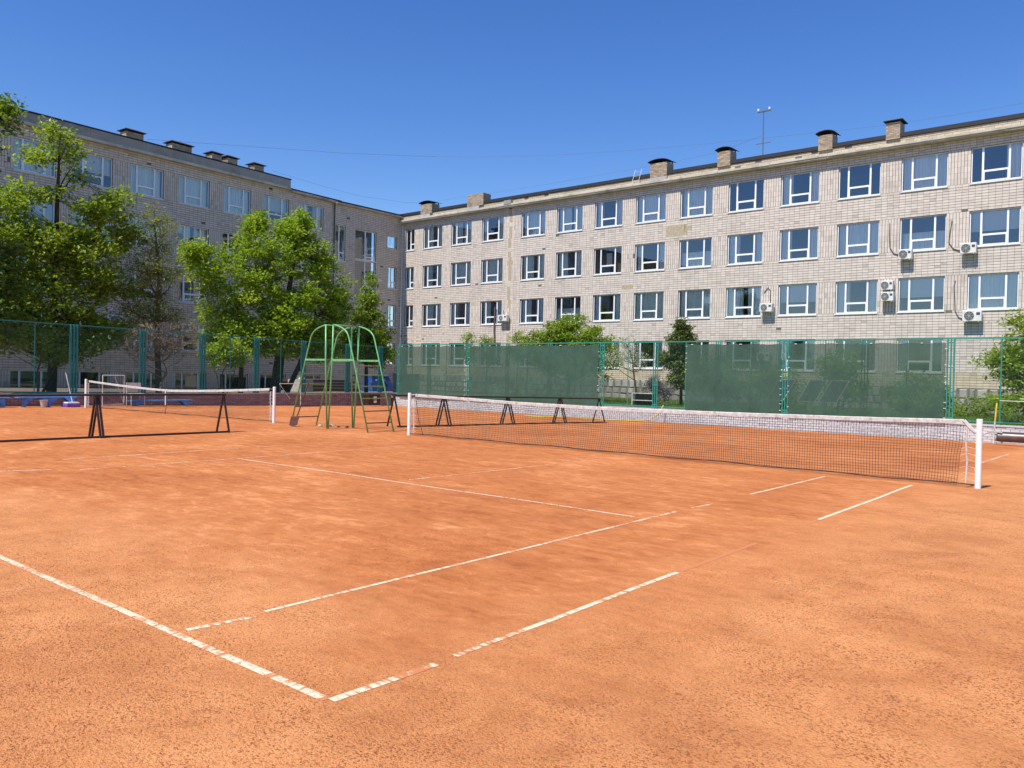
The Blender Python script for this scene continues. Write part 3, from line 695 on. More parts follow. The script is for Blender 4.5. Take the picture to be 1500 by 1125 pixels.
SINGLE = []   # nearest tiles become parts of their own
def cut(rects, hole):
    out = []; a0, a1, b0, b1 = hole
    for (x0, x1, z0, z1) in rects:
        if x1 <= a0 + 1e-4 or x0 >= a1 - 1e-4 or z1 <= b0 + 1e-4 or z0 >= b1 - 1e-4: out.append((x0, x1, z0, z1)); continue
        if x0 < a0: out.append((x0, a0, z0, z1))
        if x1 > a1: out.append((a1, x1, z0, z1))
        m0, m1 = max(x0, a0), min(x1, a1)
        if z0 < b0: out.append((m0, m1, z0, b0))
        if z1 > b1: out.append((m0, m1, b1, z1))
    return [q for q in out if q[1] - q[0] > 0.02 and q[3] - q[2] > 0.02]
def tiles(MW, tl, mat, missing=None, single=False):
    V = []; T = []
    for (x0, x1, z0, z1) in tl:
        if missing and missing(0.5 * (x0 + x1), 0.5 * (z0 + z1)): continue
        p = R_.uniform(-.0015, .002); c = 0.008
        gx, g = (0.006, 0.011) if z1 - z0 < 0.2 else (0.0115, 0.003); c = 0.001; d = 0.005 + p * .6
        V.append([(x0 + gx, 0, z0 + g), (x1 - gx, 0, z0 + g), (x1 - gx, 0, z1 - g), (x0 + gx, 0, z1 - g),
                  (x0 + gx + c, -d, z0 + g + c), (x1 - gx - c, -d, z0 + g + c), (x1 - gx - c, -d + R_.uniform(-.001, .001), z1 - g - c), (x0 + gx + c, -d, z1 - g - c)])
        T.append(R_.random())
    if not V: return
    V = np.array(V); n = len(V); f = np.array([(4, 5, 6, 7), (0, 1, 5, 4), (1, 2, 6, 5), (2, 3, 7, 6), (3, 0, 4, 7)])
    F = (np.arange(n)[:, None, None] * 8 + f[None]).reshape(-1, 4)
    me = np_mesh('wall_tile', V.reshape(-1, 3), F, mat, np.repeat(np.array(T), 5))
    o = link('wall_tile', me, school, kind='stuff'); o.matrix_local = MW
    return o
def band(x0, x1, z0, z1, tw, th, offs=0.0, stag=False):
    rows = max(1, round((z1 - z0) / th)); hz = (z1 - z0) / rows; out = []
    for j in range(rows):
        x = x0 - ((offs + (0.5 if stag and j % 2 else 0) * tw) % tw)
        while x < x1 - 0.01:
            a0, a1 = max(x, x0), min(x + tw, x1)
            if a1 - a0 > 0.03: out.append((a0, a1, z0 + j * hz, z0 + (j + 1) * hz))
            x += tw
    return out
TINT_ME = {}
def single_tiles(MW, tl, mat):
    for (x0, x1, z0, z1) in tl:
        k = (round(x1 - x0, 3), round(z1 - z0, 3), R_.randint(0, 6))
        if k not in TINT_ME:
            b = MB(); c = 0.002; w_, h_ = x1 - x0, z1 - z0; gx, g = (0.006, 0.011) if h_ < 0.2 else (0.0115, 0.003)
            v = [(gx, 0, g), (w_ - gx, 0, g), (w_ - gx, 0, h_ - g), (gx, 0, h_ - g), (gx + c, -0.005, g + c), (w_ - gx - c, -0.005, g + c), (w_ - gx - c, -0.005, h_ - g - c), (gx + c, -0.005, h_ - g - c)]
            b.v = v; b.f = [(4, 5, 6, 7), (0, 1, 5, 4), (1, 2, 6, 5), (2, 3, 7, 6), (3, 0, 4, 7)]; b.t = [k[2] / 6.5] * 5; TINT_ME[k] = b.mesh('tile', mat)
        o = link('tile', TINT_ME[k], school); o.matrix_local = MW @ Matrix.Translation((x0, 0, z0))

def wall_core(MW, L, z0, z1, holes, dep=0.32, mat=None):
    rects = [(0, L, z0, z1)]
    for h in holes: rects = cut(rects, h)
    b = MB()
    for (x0, x1, a0, a1) in rects: b.box(x0, x1, 0.0, dep, a0, a1)
    o = b.build('wall', mat or M['grout'], school); o.matrix_local = MW
    return o
def rooms(MW, L, zs, dep=5.0, step=6.74):
    b = MB(); b.poly([(0, dep, zs[0]), (L, dep, zs[0]), (L, dep, zs[-1]), (0, dep, zs[-1])])
    for z in zs: b.box(0, L, 0.33, dep - .01, z - 0.1, z + 0.1)
    x = 0
    while x < L: b.box(x - .05, x + .05, 0.34, dep - .02, zs[0], zs[-1]); x += step
    o = b.build('interior', M['room'], school); o.matrix_local = MW

# --- right wing
LR = 60.0
colsR = [(k, (-4.96 - 13 * PITCH + k * PITCH) + 48.75, WW) for k in range(4, 17)]
colsR += [(1, -46.08 + 48.75, 2.25), (2, -42.76 + 48.75, 2.25), (3, -39.37 + 48.75, 2.25), (0, -48.25 + 48.75, 1.05)]
colsR.sort(key=lambda c: c[1])
codesR = ['NPPSFPSFFNSNFR', 'PPFFPPBSTSSFTH', 'NPSPPTSFFPHSHF', 'NPSPNNPSNSPNSS']
holes = []
for row in range(4):
    zs = SILL0 - row * FH
    for (k, s, wd) in colsR:
        if row == 3 and k >= 13: continue
        wd = 2.29 if wd == WW else wd
        holes.append((s, s + wd, zs, zs + WH))
        code = codesR[row][k] if k < 14 else 'S'
        if k == 0: window(MR, s, zs, wd, WH, code, 0.5, 0, 0.28)
        else: window(MR, s, zs, wd, WH, code)
wall_core(MR, LR, 0.0, 14.62, holes)
rooms(MR, LR, [0.35, 1.9 - .35, 4.85, 8.15, 11.45, 14.75])
JX = -36.36 + 48.75
patches = [(-22.95 + 48.75, -21.4 + 48.75, 10.95, 11.75), (-21.4 + 48.75, -21.1 + 48.75, 11.3, 11.6), (-26.1 + 48.75, -25.2 + 48.75, 7.6, 7.9), (-20.2 + 48.75, -20.0 + 48.75, 11.1, 11.4)]
def missR(x, z):
    if abs(x - JX) < 0.17 + 0.13 * mnoise.noise(Vector((0, 0, z * 2.2))) : return mnoise.noise(Vector((3, 0, z * 1.1))) > -0.25
    for p in patches:
        if p[0] < x < p[1] and p[2] < z < p[3]: return True
    if x < 2.9 and 3.9 < z < 4.8 and mnoise.noise(Vector((x * 4, z * 7, 2))) > 0.2: return True
    return R_.random() < 0.0022
allt = []; cream = []
nearx = -3.9 + 48.75
sing = []
for row in range(5):
    zt_ = 14.5 if row == 0 else SILL0 - (row - 1) * FH - 0.0
    zb_ = SILL0 - row * FH + WH if row < 4 else 1.42
    if row == 4: cream += band(0, LR, zb_, zt_, 0.3064, 0.146, 0.1)
    else: allt += band(0, LR, zb_, zt_, 0.3064, 0.146, 0.1)
    if row < 4:
        edges = [0.0]
        for (k, s, wd) in colsR:
            if row == 3 and k >= 13: continue
            edges += [s, s + (2.29 if wd == WW else wd)]
        edges.append(LR)
        for a0, a1 in zip(edges[::2], edges[1::2]):
            if a1 - a0 < 0.1: continue
            if a1 - a0 > 4: allt += band(a0, a1, SILL0 - row * FH, SILL0 - row * FH + WH, 0.3064, 0.146, 0.1); continue
            n = max(1, round((a1 - a0) / 0.153)); allt += band(a0, a1, zt_ if False else SILL0 - row * FH, SILL0 - row * FH + WH, (a1 - a0) / n, 0.307)
cxn = -1.5 + 48.75
def dist_key(q): return abs(0.5 * (q[0] + q[1]) - cxn) + (0.35 * abs(0.5 * (q[2] + q[3]) - 8))
cand = [q for q in allt if 0.5 * (q[0] + q[1]) < -2.6 + 48.75 and q[2] > 3.1]
cand.sort(key=dist_key); near = cand[:300]; ns = set(near)
far = [q for q in allt if q not in ns]
single_tiles(MR, near, M['tile'])
tiles(MR, far, M['tile'], missR); tiles(MR, cream, M['cream'])
# bare mortar under missing tiles
for q in [(p[0] - .1, p[1] + .1, p[2] - .1, p[3] + .1) for p in patches] + [(JX - .33, JX + .33, 3.0, 14.4), (0.4, 2.8, 4.1, 4.75)]:
    b = MB(); b.box(q[0], q[1], -0.003, 0.002, q[2], q[3]); o = b.build('mortar_patch', M['mortar'], school); o.matrix_local = MR
# plinth stones
def stones(MW, x0, x1, z0, z1, part):
    out = MB(); rowsz = [z0, z0 + 0.38, z0 + 0.78, z1]; x = x0
    me_cache = []
    for j in range(3):
        x = x0 + R_.uniform(-.2, 0)
        while x < x1:
            wd = R_.uniform(0.3, 0.65); a0, a1 = max(x, x0), min(x + wd, x1)
            if a1 - a0 > 0.08:
                q = [(a0 + R_.uniform(0, .09), rowsz[j] + R_.uniform(-.0, .05)), (a1 - R_.uniform(0, .09), rowsz[j] + R_.uniform(0, .05)), (a1 - R_.uniform(0, .09), rowsz[j + 1] - R_.uniform(0, .05)), (a0 + R_.uniform(0, .09), rowsz[j + 1] - R_.uniform(0, .05))]
                d = R_.uniform(0.035, 0.08); cx = sum(p[0] for p in q) / 4; cz = sum(p[1] for p in q) / 4
                m = out if not part else MB(); n0 = len(m.v); tt = R_.random()
                m.v += [(p[0], -0.02, p[1]) for p in q] + [(cx + (p[0] - cx) * 0.8, -0.02 - d + R_.uniform(-.01, .01), cz + (p[1] - cz) * 0.8) for p in q]
                m.f += [tuple(n0 + i for i in f) for f in ((4, 5, 6, 7), (0, 1, 5, 4), (1, 2, 6, 5), (2, 3, 7, 6), (3, 0, 4, 7))]; m.t += [tt] * 5
                if part: o = m.build('plinth_stone', M['plinth'], school); o.matrix_local = MW
            x += wd
    if not part and out.v: o = out.build('plinth_stones', M['plinth'], school, kind='stuff'); o.matrix_local = MW
b = MB(); b.box(0, LR, -0.03, 0.0, 0.0, 1.40); o = b.build('plinth', M['grout'], school); o.matrix_local = MR
stones(MR, 0, 20.6, 0.1, 1.41, False); stones(MR, 20.6, 32, 0.1, 1.41, True); stones(MR, 32, 42.5, 0.1, 1.41, False); stones(MR, 42.5, 48, 0.1, 1.41, True); stones(MR, 48, LR, 0.1, 1.41, False)
# cornice, parapet, roof edge
b = MB(); b.box(-0.3, LR, -0.42, 0.3, 14.50, 14.66)
o = b.build('cornice', M['cornice'], school, bevel=0.01); o.matrix_local = MR
b = MB(); x = 0.0
while x < LR:   # projecting gutter lips in separate lengths, slightly uneven
    l = R_.uniform(2.6, 3.6); dz = R_.uniform(-.012, .012); b.box(x + .01, min(LR, x + l - .01), -0.47, -0.40, 14.60 + dz, 14.72 + dz); x += l
o = b.build('gutter_lip', M['cornice'], school); o.matrix_local = MR
b = MB(); b.box(-0.2, LR, -0.22, 0.3, 14.66, 15.09); o = b.build('parapet', M['grout'], school); o.matrix_local = MR
pt = band(0, LR, 14.74, 15.06, 0.38, 0.16, 0, True)
MRp = MR @ Matrix.Translation((0, -0.221, 0)); tiles(MRp, pt, M['cream'], lambda x, z: R_.random() < .03)
b = MB(); x = -0.2
while x < LR:
    l = R_.uniform(4, 9); dz = R_.uniform(-.01, .015); b.box(x, min(LR, x + l), -0.30, 1.2, 15.09 + dz, 15.31 + dz); x += l
b.box(-0.2, LR, 1.2, 12, 15.0, 15.2)
o = b.build('roof', M['tar'], school); o.matrix_local = MR
b = MB(); b.box(JX - .35, JX + .35, -0.5, -0.1, 14.7, 15.0); o = b.build('joint_cover', M['gcornice'], school); o.matrix_local = MR
# brick chimneys
def chimney(MW, s, wd, zt, ytop, cap, z0=15.0, dep=0.9, hc=0.2):
    b = MB(); rows = max(3, int((zt - z0) / 0.085)); hz = (zt - z0) / rows
    core = MB(); core.box(s + .01, s + wd - .01, ytop + .01, ytop + dep - .01, z0, zt)
    o = core.build('chimney', M['grout'], school); o.matrix_local = MW
    for j in range(rows):
        for face in range(2):
            L_ = wd if face == 0 else dep; x = -0.13 * (j % 2)
            while x < L_:
                a0, a1 = max(0, x), min(L_, x + .26)
                if a1 - a0 > .03:
                    za, zb = z0 + j * hz + .006, z0 + (j + 1) * hz - .006; e_ = R_.uniform(0, .006); tt = R_.random()
                    if face == 0: b.box(s + a0 + .006, s + a1 - .006, ytop - e_, ytop + .05, za, zb); b.t += [tt] * 6
                    else:
                        b.box(s + wd - .05, s + wd + e_, ytop + a0 + .006, ytop + a1 - .006, za, zb); b.t += [tt] * 6
                        b.box(s - e_, s + .05, ytop + a0 + .006, ytop + a1 - .006, za, zb); b.t += [tt] * 6
                x += .26
    b.build('brickwork', M['chbrick'], o, kind='stuff')
    if cap:
        c = MB()
        for (px, py) in ((s + .06, ytop + .06), (s + wd - .06, ytop + .06), (s + .06, ytop + dep - .06), (s + wd - .06, ytop + dep - .06)): c.box(px - .03, px + .03, py - .03, py + .03, zt, zt + .13)
        e_ = 0.14; x0, x1, y0, y1 = s - e_, s + wd + e_, ytop - e_, ytop + dep + e_; za = zt + 0.11; zr = za + hc
        if cap == 'hip':
            n = len(c.v); c.v += [(x0, y0, za), (x1, y0, za), (x1, y1, za), (x0, y1, za), (x0 + .35, (y0 + y1) / 2, zr), (x1 - .35, (y0 + y1) / 2, zr), (x0, y0, za - .03), (x1, y0, za - .03), (x1, y1, za - .03), (x0, y1, za - .03)]
            for f in ((0, 1, 5, 4), (1, 2, 5), (2, 3, 4, 5), (3, 0, 4), (0, 6, 7, 1), (1, 7, 8, 2), (2, 8, 9, 3), (3, 9, 6, 0), (9, 8, 7, 6)): c.f.append(tuple(n + i for i in f))
        else:
            n = 8; pr = []
            for i in range(n + 1):
                u = i / n; pr.append((x0 + (x1 - x0) * u, za + hc * math.sin(PI * u) ** 0.7))
            k = len(c.v)
            for (x, z) in pr: c.v += [(x, y0, z), (x, y1, z), (x, y0, z - .03), (x, y1, z - .03)]
            for i in range(n):
                q = k + 4 * i; c.f += [(q, q + 4, q + 5, q + 1), (q + 2, q + 3, q + 7, q + 6), (q, q + 2, q + 6, q + 4), (q + 1, q + 5, q + 7, q + 3)]
        c.build('chimney_cap', M['rust'] if cap == 'hip' else M['tar'], o)
for (x, wd, zt, cap) in ((-46.15, 1.35, 15.82, 'arc'), (-40.75, 1.75, 15.95, None), (-23.95, 1.25, 15.92, 'arc'), (-19.1, 0.85, 15.95, 'arc'), (-12.8, 0.8, 15.88, 'arc'), (-9.1, 0.72, 15.93, 'hip'), (0.8, 0.9, 15.9, 'arc')):
    chimney(MR, x + 48.75, wd, zt, -0.34, cap, 15.0, 0.9, 0.14)
for (x, wd) in ((-23.95, 1.25), (-46.15, 1.1), (-40.75, 1.3)):
    b = MB(); b.box(x + 48.75, x + 48.75 + wd, -0.33, 0.08, 14.7, 15.0); o = b.build('chimney_base', M['stone'], school); o.matrix_local = MR

# --- left wing (in shade, with its tile colour warmed to lift it)
t_of = lambda y: (y + 5) / math.cos(math.atan(0.0565))
LL = t_of(38.6)
holes = []; colsL = []
k = 0
y = 35.18
while y > -3.5: colsL.append(y); y -= 3.375
colsL.reverse(); nL = len(colsL)
SL = 12.60
codesL = ['NNFFHFFFHP', 'SPFHSFPNSF', 'PSNFTSNFPS', 'PNSFNPSTNN', 'NNNNNNNNNN']
for row in range(5):
    for i, y in enumerate(colsL):
        s = t_of(y); z = SL - row * FH; h = WH + 0.02 if row < 4 else 1.62
        if row == 4: z = -0.42
        wd = 2.3
        if row == 4: z = -0.38; h = 1.6
        holes.append((s, s + wd, z, z + h)); kk = i - (nL - 10)
        window(ML, s, z, wd, h, codesL[row][kk] if kk >= 0 else 'S', 0.225, 0.745, 0.30 if row < 4 else 0)
wall_core(ML, LL, -0.6, 14.95, holes)
rooms(ML, LL, [-0.6, 1.95, 5.25, 8.55, 11.85, 15.2])
lt = []
zc = [SL - r * FH for r in range(4)] + [-0.38]
hh = [WH + .02] * 4 + [1.6]
for row in range(6):
    zt_ = 15.2 if row == 0 else zc[row - 1]; zb_ = zc[row] + hh[row] if row < 5 else -0.55
    if row < 5: lt += band(0, LL, zb_, zt_, 0.3064, 0.146, 0.05)
    if row < 5:
        edges = [0.0]
        for y in colsL: edges += [t_of(y), t_of(y) + 2.3]
        edges.append(LL)
        for a0, a1 in zip(edges[::2], edges[1::2]):
            if a1 - a0 < 0.1: continue
            n = max(1, round((a1 - a0) / 0.153)); lt += band(a0, a1, zc[row], zc[row] + hh[row], (a1 - a0) / n, 0.307)
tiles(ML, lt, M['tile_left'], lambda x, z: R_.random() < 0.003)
PE = t_of(34.0)
b = MB(); b.box(0, PE + .1, -0.36, 0.3, 15.18, 15.34); b.box(PE + .1, LL + .3, -0.36, 0.3, 15.06, 15.2); o = b.build('cornice', M['cornice'], school); o.matrix_local = ML
b = MB(); x = 0
while x < PE:
    l = min(R_.uniform(2.2, 4), PE - x); b.box(x + .005, x + l - .005, -0.30, 0.2 , 15.34, 15.90 + R_.uniform(-.01, .01)); x += l
o = b.build('parapet', M['gcornice'], school); o.matrix_local = ML
b = MB(); b.box(-.1, PE + .04, -0.34, 0.6, 15.92, 15.99); b.box(0, PE, 0.6, 13, 15.3, 15.5); b.box(PE + .05, LL + .4, -0.40, 13, 15.21, 15.29)
o = b.build('roof', M['tar'], school); o.matrix_local = ML
for (y, wd) in ((21.6, 1.15), (24.75, 1.45), (27.75, 0.78), (29.0, 0.82), (31.25, 0.85)):
    s = t_of(y) * 1.0; chimney(ML, s + 0.15, wd, 16.62, 0.62, 'hip', 15.5, 0.8, 0.2)

# --- stair block between the wings
LS = 7.3
hs = [(0.05, 1.05, 10.54, 13.37), (2.1, 4.35, 7.05, 13.30), (5.62, 6.7, 12.24, 13.27), (5.62, 6.7, 8.80, 10.6), (5.62, 6.7, 5.5, 7.35), (5.62, 6.7, 2.2, 4.05)]
window(MS, 0.05, 10.54, 1.0, 2.83, 'N', 0.42, 0, 0.22); window(MS, 2.1, 10.85, 2.25, 2.45, 'N', 0.5, 0, 0.12); window(MS, 2.1, 7.05, 2.25, 3.75, 'N', 0.5, 0, 0.45)
window(MS, 5.62, 12.24, 1.08, 1.03, 'N', 0, 0, 0, sill=False)
for z, c_ in ((8.80, 'L'), (5.5, 'L'), (2.2, 'N')): window(MS, 5.62, z, 1.08, 1.82, c_, 0.5, 0, 0.3)
wall_core(MS, LS, -0.3, 14.98, hs)
rooms(MS, LS, [-0.3, 3.0, 15.0], 4.0, 20)
rects = band(0, LS, 0.0, 14.98, 0.3064, 0.146, 0.05)
for h in hs: rects = cut(rects, h)
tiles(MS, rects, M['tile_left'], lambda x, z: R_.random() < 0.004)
b = MB(); b.box(-.1, LS, -0.34, 0.3, 14.99, 15.1); o = b.build('cornice', M['cornice'], school); o.matrix_local = MS
b = MB(); b.box(-.1, LS + .2, -0.40, 12, 15.11, 15.2); o = b.build('roof', M['tar'], school); o.matrix_local = MS

# entrance steps and cheek wall at the foot of the stair block
r = thing('entrance_steps', 'low entrance steps with pale edges seen under the umpire chairs', 'steps')
for k in range(4):
    b = MB(); b.box(-43.4 - k * .35, -43.1 + 0.0, 31.8, 36.6, 0.0, 0.36 + 0.19 * k) if k == 0 else b.box(-46, -43.4 - k * .35, 31.8, 36.6, 0.0, 0.36 + .19 * k)
    b.build('step', M['brown'], r); c = MB(); x = -43.1 if k == 0 else -43.4 - k * .35; c.box(x - .03, x + .015, 31.8, 36.6, 0.33 + .19 * k, 0.365 + .19 * k); c.build('step_nosing', M['stone'], r)
tag(MB().build('x', M['stone']), 'x', 'x') if False else None
b = MB(); b.box(-43.3, -41.9, 30.45, 31.5, 0.1, 0.95); o = b.build('cheek_block', M['stone']); tag(o, 'pale concrete block beside the entrance steps', 'block')
b = MB()
for i in range(8):
    for j in range(10):
        f_ = lambda a_, b_: (-42.3 + 0.10 * math.sin(a_ * 1.3 + b_ * .5), 30.55 + a_ * 0.075 + 0.03 * math.sin(b_ * .8), 0.98 + b_ * 0.13)
        b.poly([f_(i, j), f_(i + 1, j), f_(i + 1, j + 1), f_(i, j + 1)])
r = thing('cloth_banner', 'dark blue and white cloth hanging by the entrance, seen between the green chair posts', 'banner')
up = MB(); lo = MB()
for q in range(80):
    f = b.f[q]; (lo if (q % 10) < 4 else up).poly([b.v[i] for i in f])
up.build('upper_cloth', M['dblue'], r); lo.build('lower_cloth', M['white'], r)
b = MB(); b.tube([(-42.35, 30.5, 0.9), (-42.35, 30.5, 2.35)], 0.02, 6); b.tube([(-42.35, 30.5, 2.3), (-42.3, 31.2, 2.3)], 0.02, 6); b.build('pole', M['gwire'], r)

# ------------------------------------------------------------------ air conditioners
def ac(MW, s, z, wd, hgt, label, pipe=None, dep=0.34, flip=False):
    Wm = MW @ Matrix.Translation((s, 0, z)); root = thing('air_conditioner', label, 'air conditioner', Wm.to_translation(), 0, 'outdoor air conditioner units on the walls'); root.rotation_euler = Wm.to_euler()
    y0 = -0.12 - dep
    b = MB(); b.box(0, wd, y0, -0.12, 0, hgt); b.build('casing', M['ac'], root, bevel=0.02)
    b = MB(); cx = wd * 0.36; b.lathe([(0.001, 0), (hgt * .40, 0), (hgt * .40, 0.012), (hgt * .36, 0.014), (0.001, 0.006)], 20, Matrix.Translation((cx, y0 - 0.001, hgt / 2)) @ Matrix.Rotation(PI / 2, 4, 'X')); b.build('fan', M['acdark'], root)
    b = MB()
    for rr in (0.4, 0.3, 0.2, 0.1):
        pts = [(cx + math.cos(a_) * hgt * rr, y0 - 0.022, hgt / 2 + math.sin(a_) * hgt * rr) for a_ in [i * PI / 9 for i in range(19)]]; b.tube(pts, 0.004, 4)
    for a_ in range(4): c_, s_ = math.cos(a_ * PI / 4), math.sin(a_ * PI / 4); b.tube([(cx - c_ * hgt * .4, y0 - .022, hgt / 2 - s_ * hgt * .4), (cx + c_ * hgt * .4, y0 - .022, hgt / 2 + s_ * hgt * .4)], 0.005, 4)
    b.build('fan_guard', M['ac'], root)
    b = MB(); b.box(wd * .73, wd * .93, y0 - .004, y0, hgt * .55, hgt * .8); b.build('vent_panel', M['acdark'], root)
    for x in (wd * .15, wd * .85):
        b = MB(); b.box(x - .02, x + .02, y0 - .01, -0.0, -0.045, -0.005); b.box(x - .02, x + .02, -0.04, -0.018, -0.4, -0.045); b.build('bracket', M['offwhite'], root)
    if pipe:
        b = MB(); b.tube([(p[0], -0.045, p[1]) for p in pipe], 0.022, 6); b.build('pipe', M['pipe'], root, smooth=True)
S = lambda x: x + 48.75
ac(MR, S(-8.26), 8.36, 0.66, 0.53, 'small air conditioner at the lower left corner of a third-floor window, left of its twin', [(-.03, .3), (-.35, .4), (-.55, .75), (-.6, 1.4), (-.6, 2.1)])
ac(MR, S(-5.27), 8.43, 0.74, 0.54, 'air conditioner under the left edge of the rightmost third-floor window', [(-.03, .2), (-.4, .35), (-.62, .7), (-.55, 1.4), (-.5, 1.85)])
ac(MR, S(-9.14), 6.74, 0.64, 0.5, 'upper of two stacked air conditioners between second-floor windows')
ac(MR, S(-9.12), 6.12, 0.66, 0.5, 'lower of two stacked air conditioners between second-floor windows')
ac(MR, S(-5.08), 4.90, 0.88, 0.57, 'largest air conditioner, under the rightmost second-floor window', [(-.03, .15), (-.25, .25), (-.42, .6), (-.45, 1.2), (-.5, 1.9), (-.45, 2.2)])
ac(MR, S(-16.05), 5.76, 0.78, 0.5, 'air conditioner left of a window above the middle green screen', [(.5, .5), (.5, 1.3), (.35, 1.5), (.1, 1.2)])
ac(MR, S(-37.12), 5.72, 0.9, 0.48, 'air conditioner beside the broken tile joint on the far part of the pale wing', [(.3, .5), (.2, .9)])
ac(MR, S(-16.15), 2.78, 0.8, 0.5, 'air conditioner seen dimly through the green screen')
ac(ML, t_of(20.35), 4.15, 0.8, 0.6, 'air conditioner on the shaded wing behind the bare tree, left one')
ac(ML, t_of(24.1), 3.2, 0.8, 0.6, 'air conditioner on the shaded wing behind the bare tree, right and lower one')

# ------------------------------------------------------------------ roof things, wires
r = thing('antenna_mast', 'tall thin mast with a short crossbar on the roof of the pale wing', 'antenna')
b = MB(); b.tube([(-16.35, 45.5, 15.0), (-16.37, 45.5, 18.15)], 0.035, 6); b.build('mast', M['gwire'], r)
b = MB(); b.box(-16.75, -15.95, 45.45, 45.55, 18.1, 18.18); b.build('crossbar', M['gwire'], r)
b = MB(); b.lathe([(0.001, 0), (.05, 0), (.06, .06), (.05, .14), (.001, .16)], 8, Matrix.Translation((-16.7, 45.5, 18.18))); b.lathe([(0.001, 0), (.05, 0), (.06, .06), (.05, .14), (.001, .16)], 8, Matrix.Translation((-16.0, 45.5, 18.18))); b.build('insulator', M['white'], r)
b = MB(); b.box(-16.8, -15.9, 45.48, 45.52, 16.15, 16.19); b.build('stay_bar', M['gwire'], r)
r = thing('roof_ladder', 'little white ladder hooked over the roof edge left of a wide chimney', 'ladder')
for x in (-25.3, -24.8): b = MB(); b.tube([(x, 45.0, 14.75), (x + .12, 45.25, 15.75)], 0.02, 5); b.build('ladder_rail', M['offwhite'], r)
for k in range(3): b = MB(); z = 14.95 + k * .32; b.tube([(-25.27 + k * .04, 45.07 + k * .08, z), (-24.77 + k * .04, 45.07 + k * .08, z)], 0.016, 5); b.build('rung', M['offwhite'], r)
def wire(pts, label, r_=0.014):
    P = []
    for a_, b_ in zip(pts, pts[1:]):
        for i in range(8): P.append(tuple(a_[k] + (b_[k] - a_[k]) * i / 8 for k in range(3)))
    P.append(pts[-1]); b = MB(); b.tube(P, r_, 4); tag(b.build('overhead_wire', M['gwire']), label, 'wire')

# ------------------------------------------------------------------ benches and small things at the left wall
def bench(y0, y1, x, label, zt=0.36, legs=3, gap=True):
    root = thing('bench', label, 'bench', (x, y0, gz((y0 + y1) / 2)), 0, 'blue benches along the low wall'); L = y1 - y0
    for k in range(2): b = MB(); b.box(-.20 + k * .2, -.02 + k * .2, 0, L, zt - 0.035, zt); b.build('seat_board', M['blue'], root, bevel=0.004)
    for i in range(legs):
        y = 0.25 + i * (L - 0.5) / (legs - 1); b = MB(); b.box(-.17, .15, y - .03, y + .03, 0, zt - .04); b.build('leg', M['blue'], root)
        for s in (-1, 1):
            if 0 < y + s * .3 < L:
                b = MB(); b.poly([(-.17, y + s * .03, zt - .04), (-.17, y + s * .33, zt - .04), (-.17, y + s * .03, zt - .26)]); b.poly([(.15, y + s * .03, zt - .04), (.15, y + s * .33, zt - .04), (.15, y + s * .03, zt - .26)]); b.build('brace', M['blue'], root)
bench(6.2, 8.72, -29.5, 'blue bench at the left edge of the picture')
bench(8.92, 11.1, -29.5, 'middle blue bench with a pale bucket under it', 0.37)
bench(13.05, 15.75, -29.5, 'blue bench behind the far net with only two legs', 0.26, 2)
b = MB(); b.lathe([(0.001, 0), (.09, 0), (.135, .25), (.145, .25), (.145, .27), (.12, .27), (.08, .03), (.001, .03)], 18, Matrix.Translation((-29.15, 9.72, 0)))
tag(b.build('bucket', M['bucket'], smooth=False), 'pale bucket standing under the middle blue bench', 'bucket')
r = thing('floor_brush', 'long-handled brush with purple head by the left net post', 'brush')
b = MB(); b.tube([(-29.2, 10.75, 0.16), (-29.6, 10.65, 1.3)], 0.014, 6); b.build('handle', M['offwhite'], r)
b = MB(); b.box(-29.45, -28.95, 10.45, 10.95, 0.0, 0.13); b.build('head', M['purple'], r, bevel=.02); b = MB(); b.box(-29.42, -28.98, 10.48, 10.92, 0.13, 0.18); b.build('head_top', M['white'], r, bevel=.01)

# ------------------------------------------------------------------ things behind the corner gap
r = thing('waste_container', 'dark blue container with pale bars seen in the gap between the fences', 'container')
b = MB(); x0, y0_ = -38.6, 33.9
v = [(0, 0, .25), (0, 2.1, .25), (-1.2, 2.1, .25), (-1.2, 0, .25), (-.25, .15, 1.25), (-.25, 1.75, 1.25), (-1.1, 1.75, 1.25), (-1.1, .15, 1.25)]
b.v = [(x0 + p[0], y0_ + p[1], p[2]) for p in v]; b.f = [(0, 1, 5, 4), (1, 2, 6, 5), (2, 3, 7, 6), (3, 0, 4, 7), (4, 5, 6, 7), (3, 2, 1, 0)]; b.build('body', M['dblue'], r, bevel=.04)
b = MB(); b.box(x0 - 1.15, x0 - .2, y0_ + .1, y0_ + 1.8, 1.25, 1.32); b.build('lid', M['blue'], r, bevel=.02)
b = MB(); b.box(x0 - .17, x0 - .1, y0_ + .45, y0_ + .8, 0.98, 1.06); b.box(x0 - .17, x0 - .1, y0_ + 1.0, y0_ + 1.25, 0.98, 1.06); b.box(x0 - .05, x0 + .03, y0_ + .8, y0_ + 1.2, .5, .58); b.build('handle_bar', M['white'], r)
r = thing('metal_cabinet', 'pale louvred metal cabinet in the gap left of the screened fence', 'cabinet')
b = MB(); b.box(-37.8, -36.8, 35.0, 36.6, 0.2, 1.5); b.build('casing', M['gcornice'], r, bevel=.02)
b = MB()
for k in range(5): b.box(-36.8, -36.79, 35.3, 36.3, .5 + k * .2, .56 + k * .2)
b.build('louvre', M['acdark'], r)
r = thing('dark_crate', 'black crate with white slots on the clay at the corner of the brick walls', 'crate')
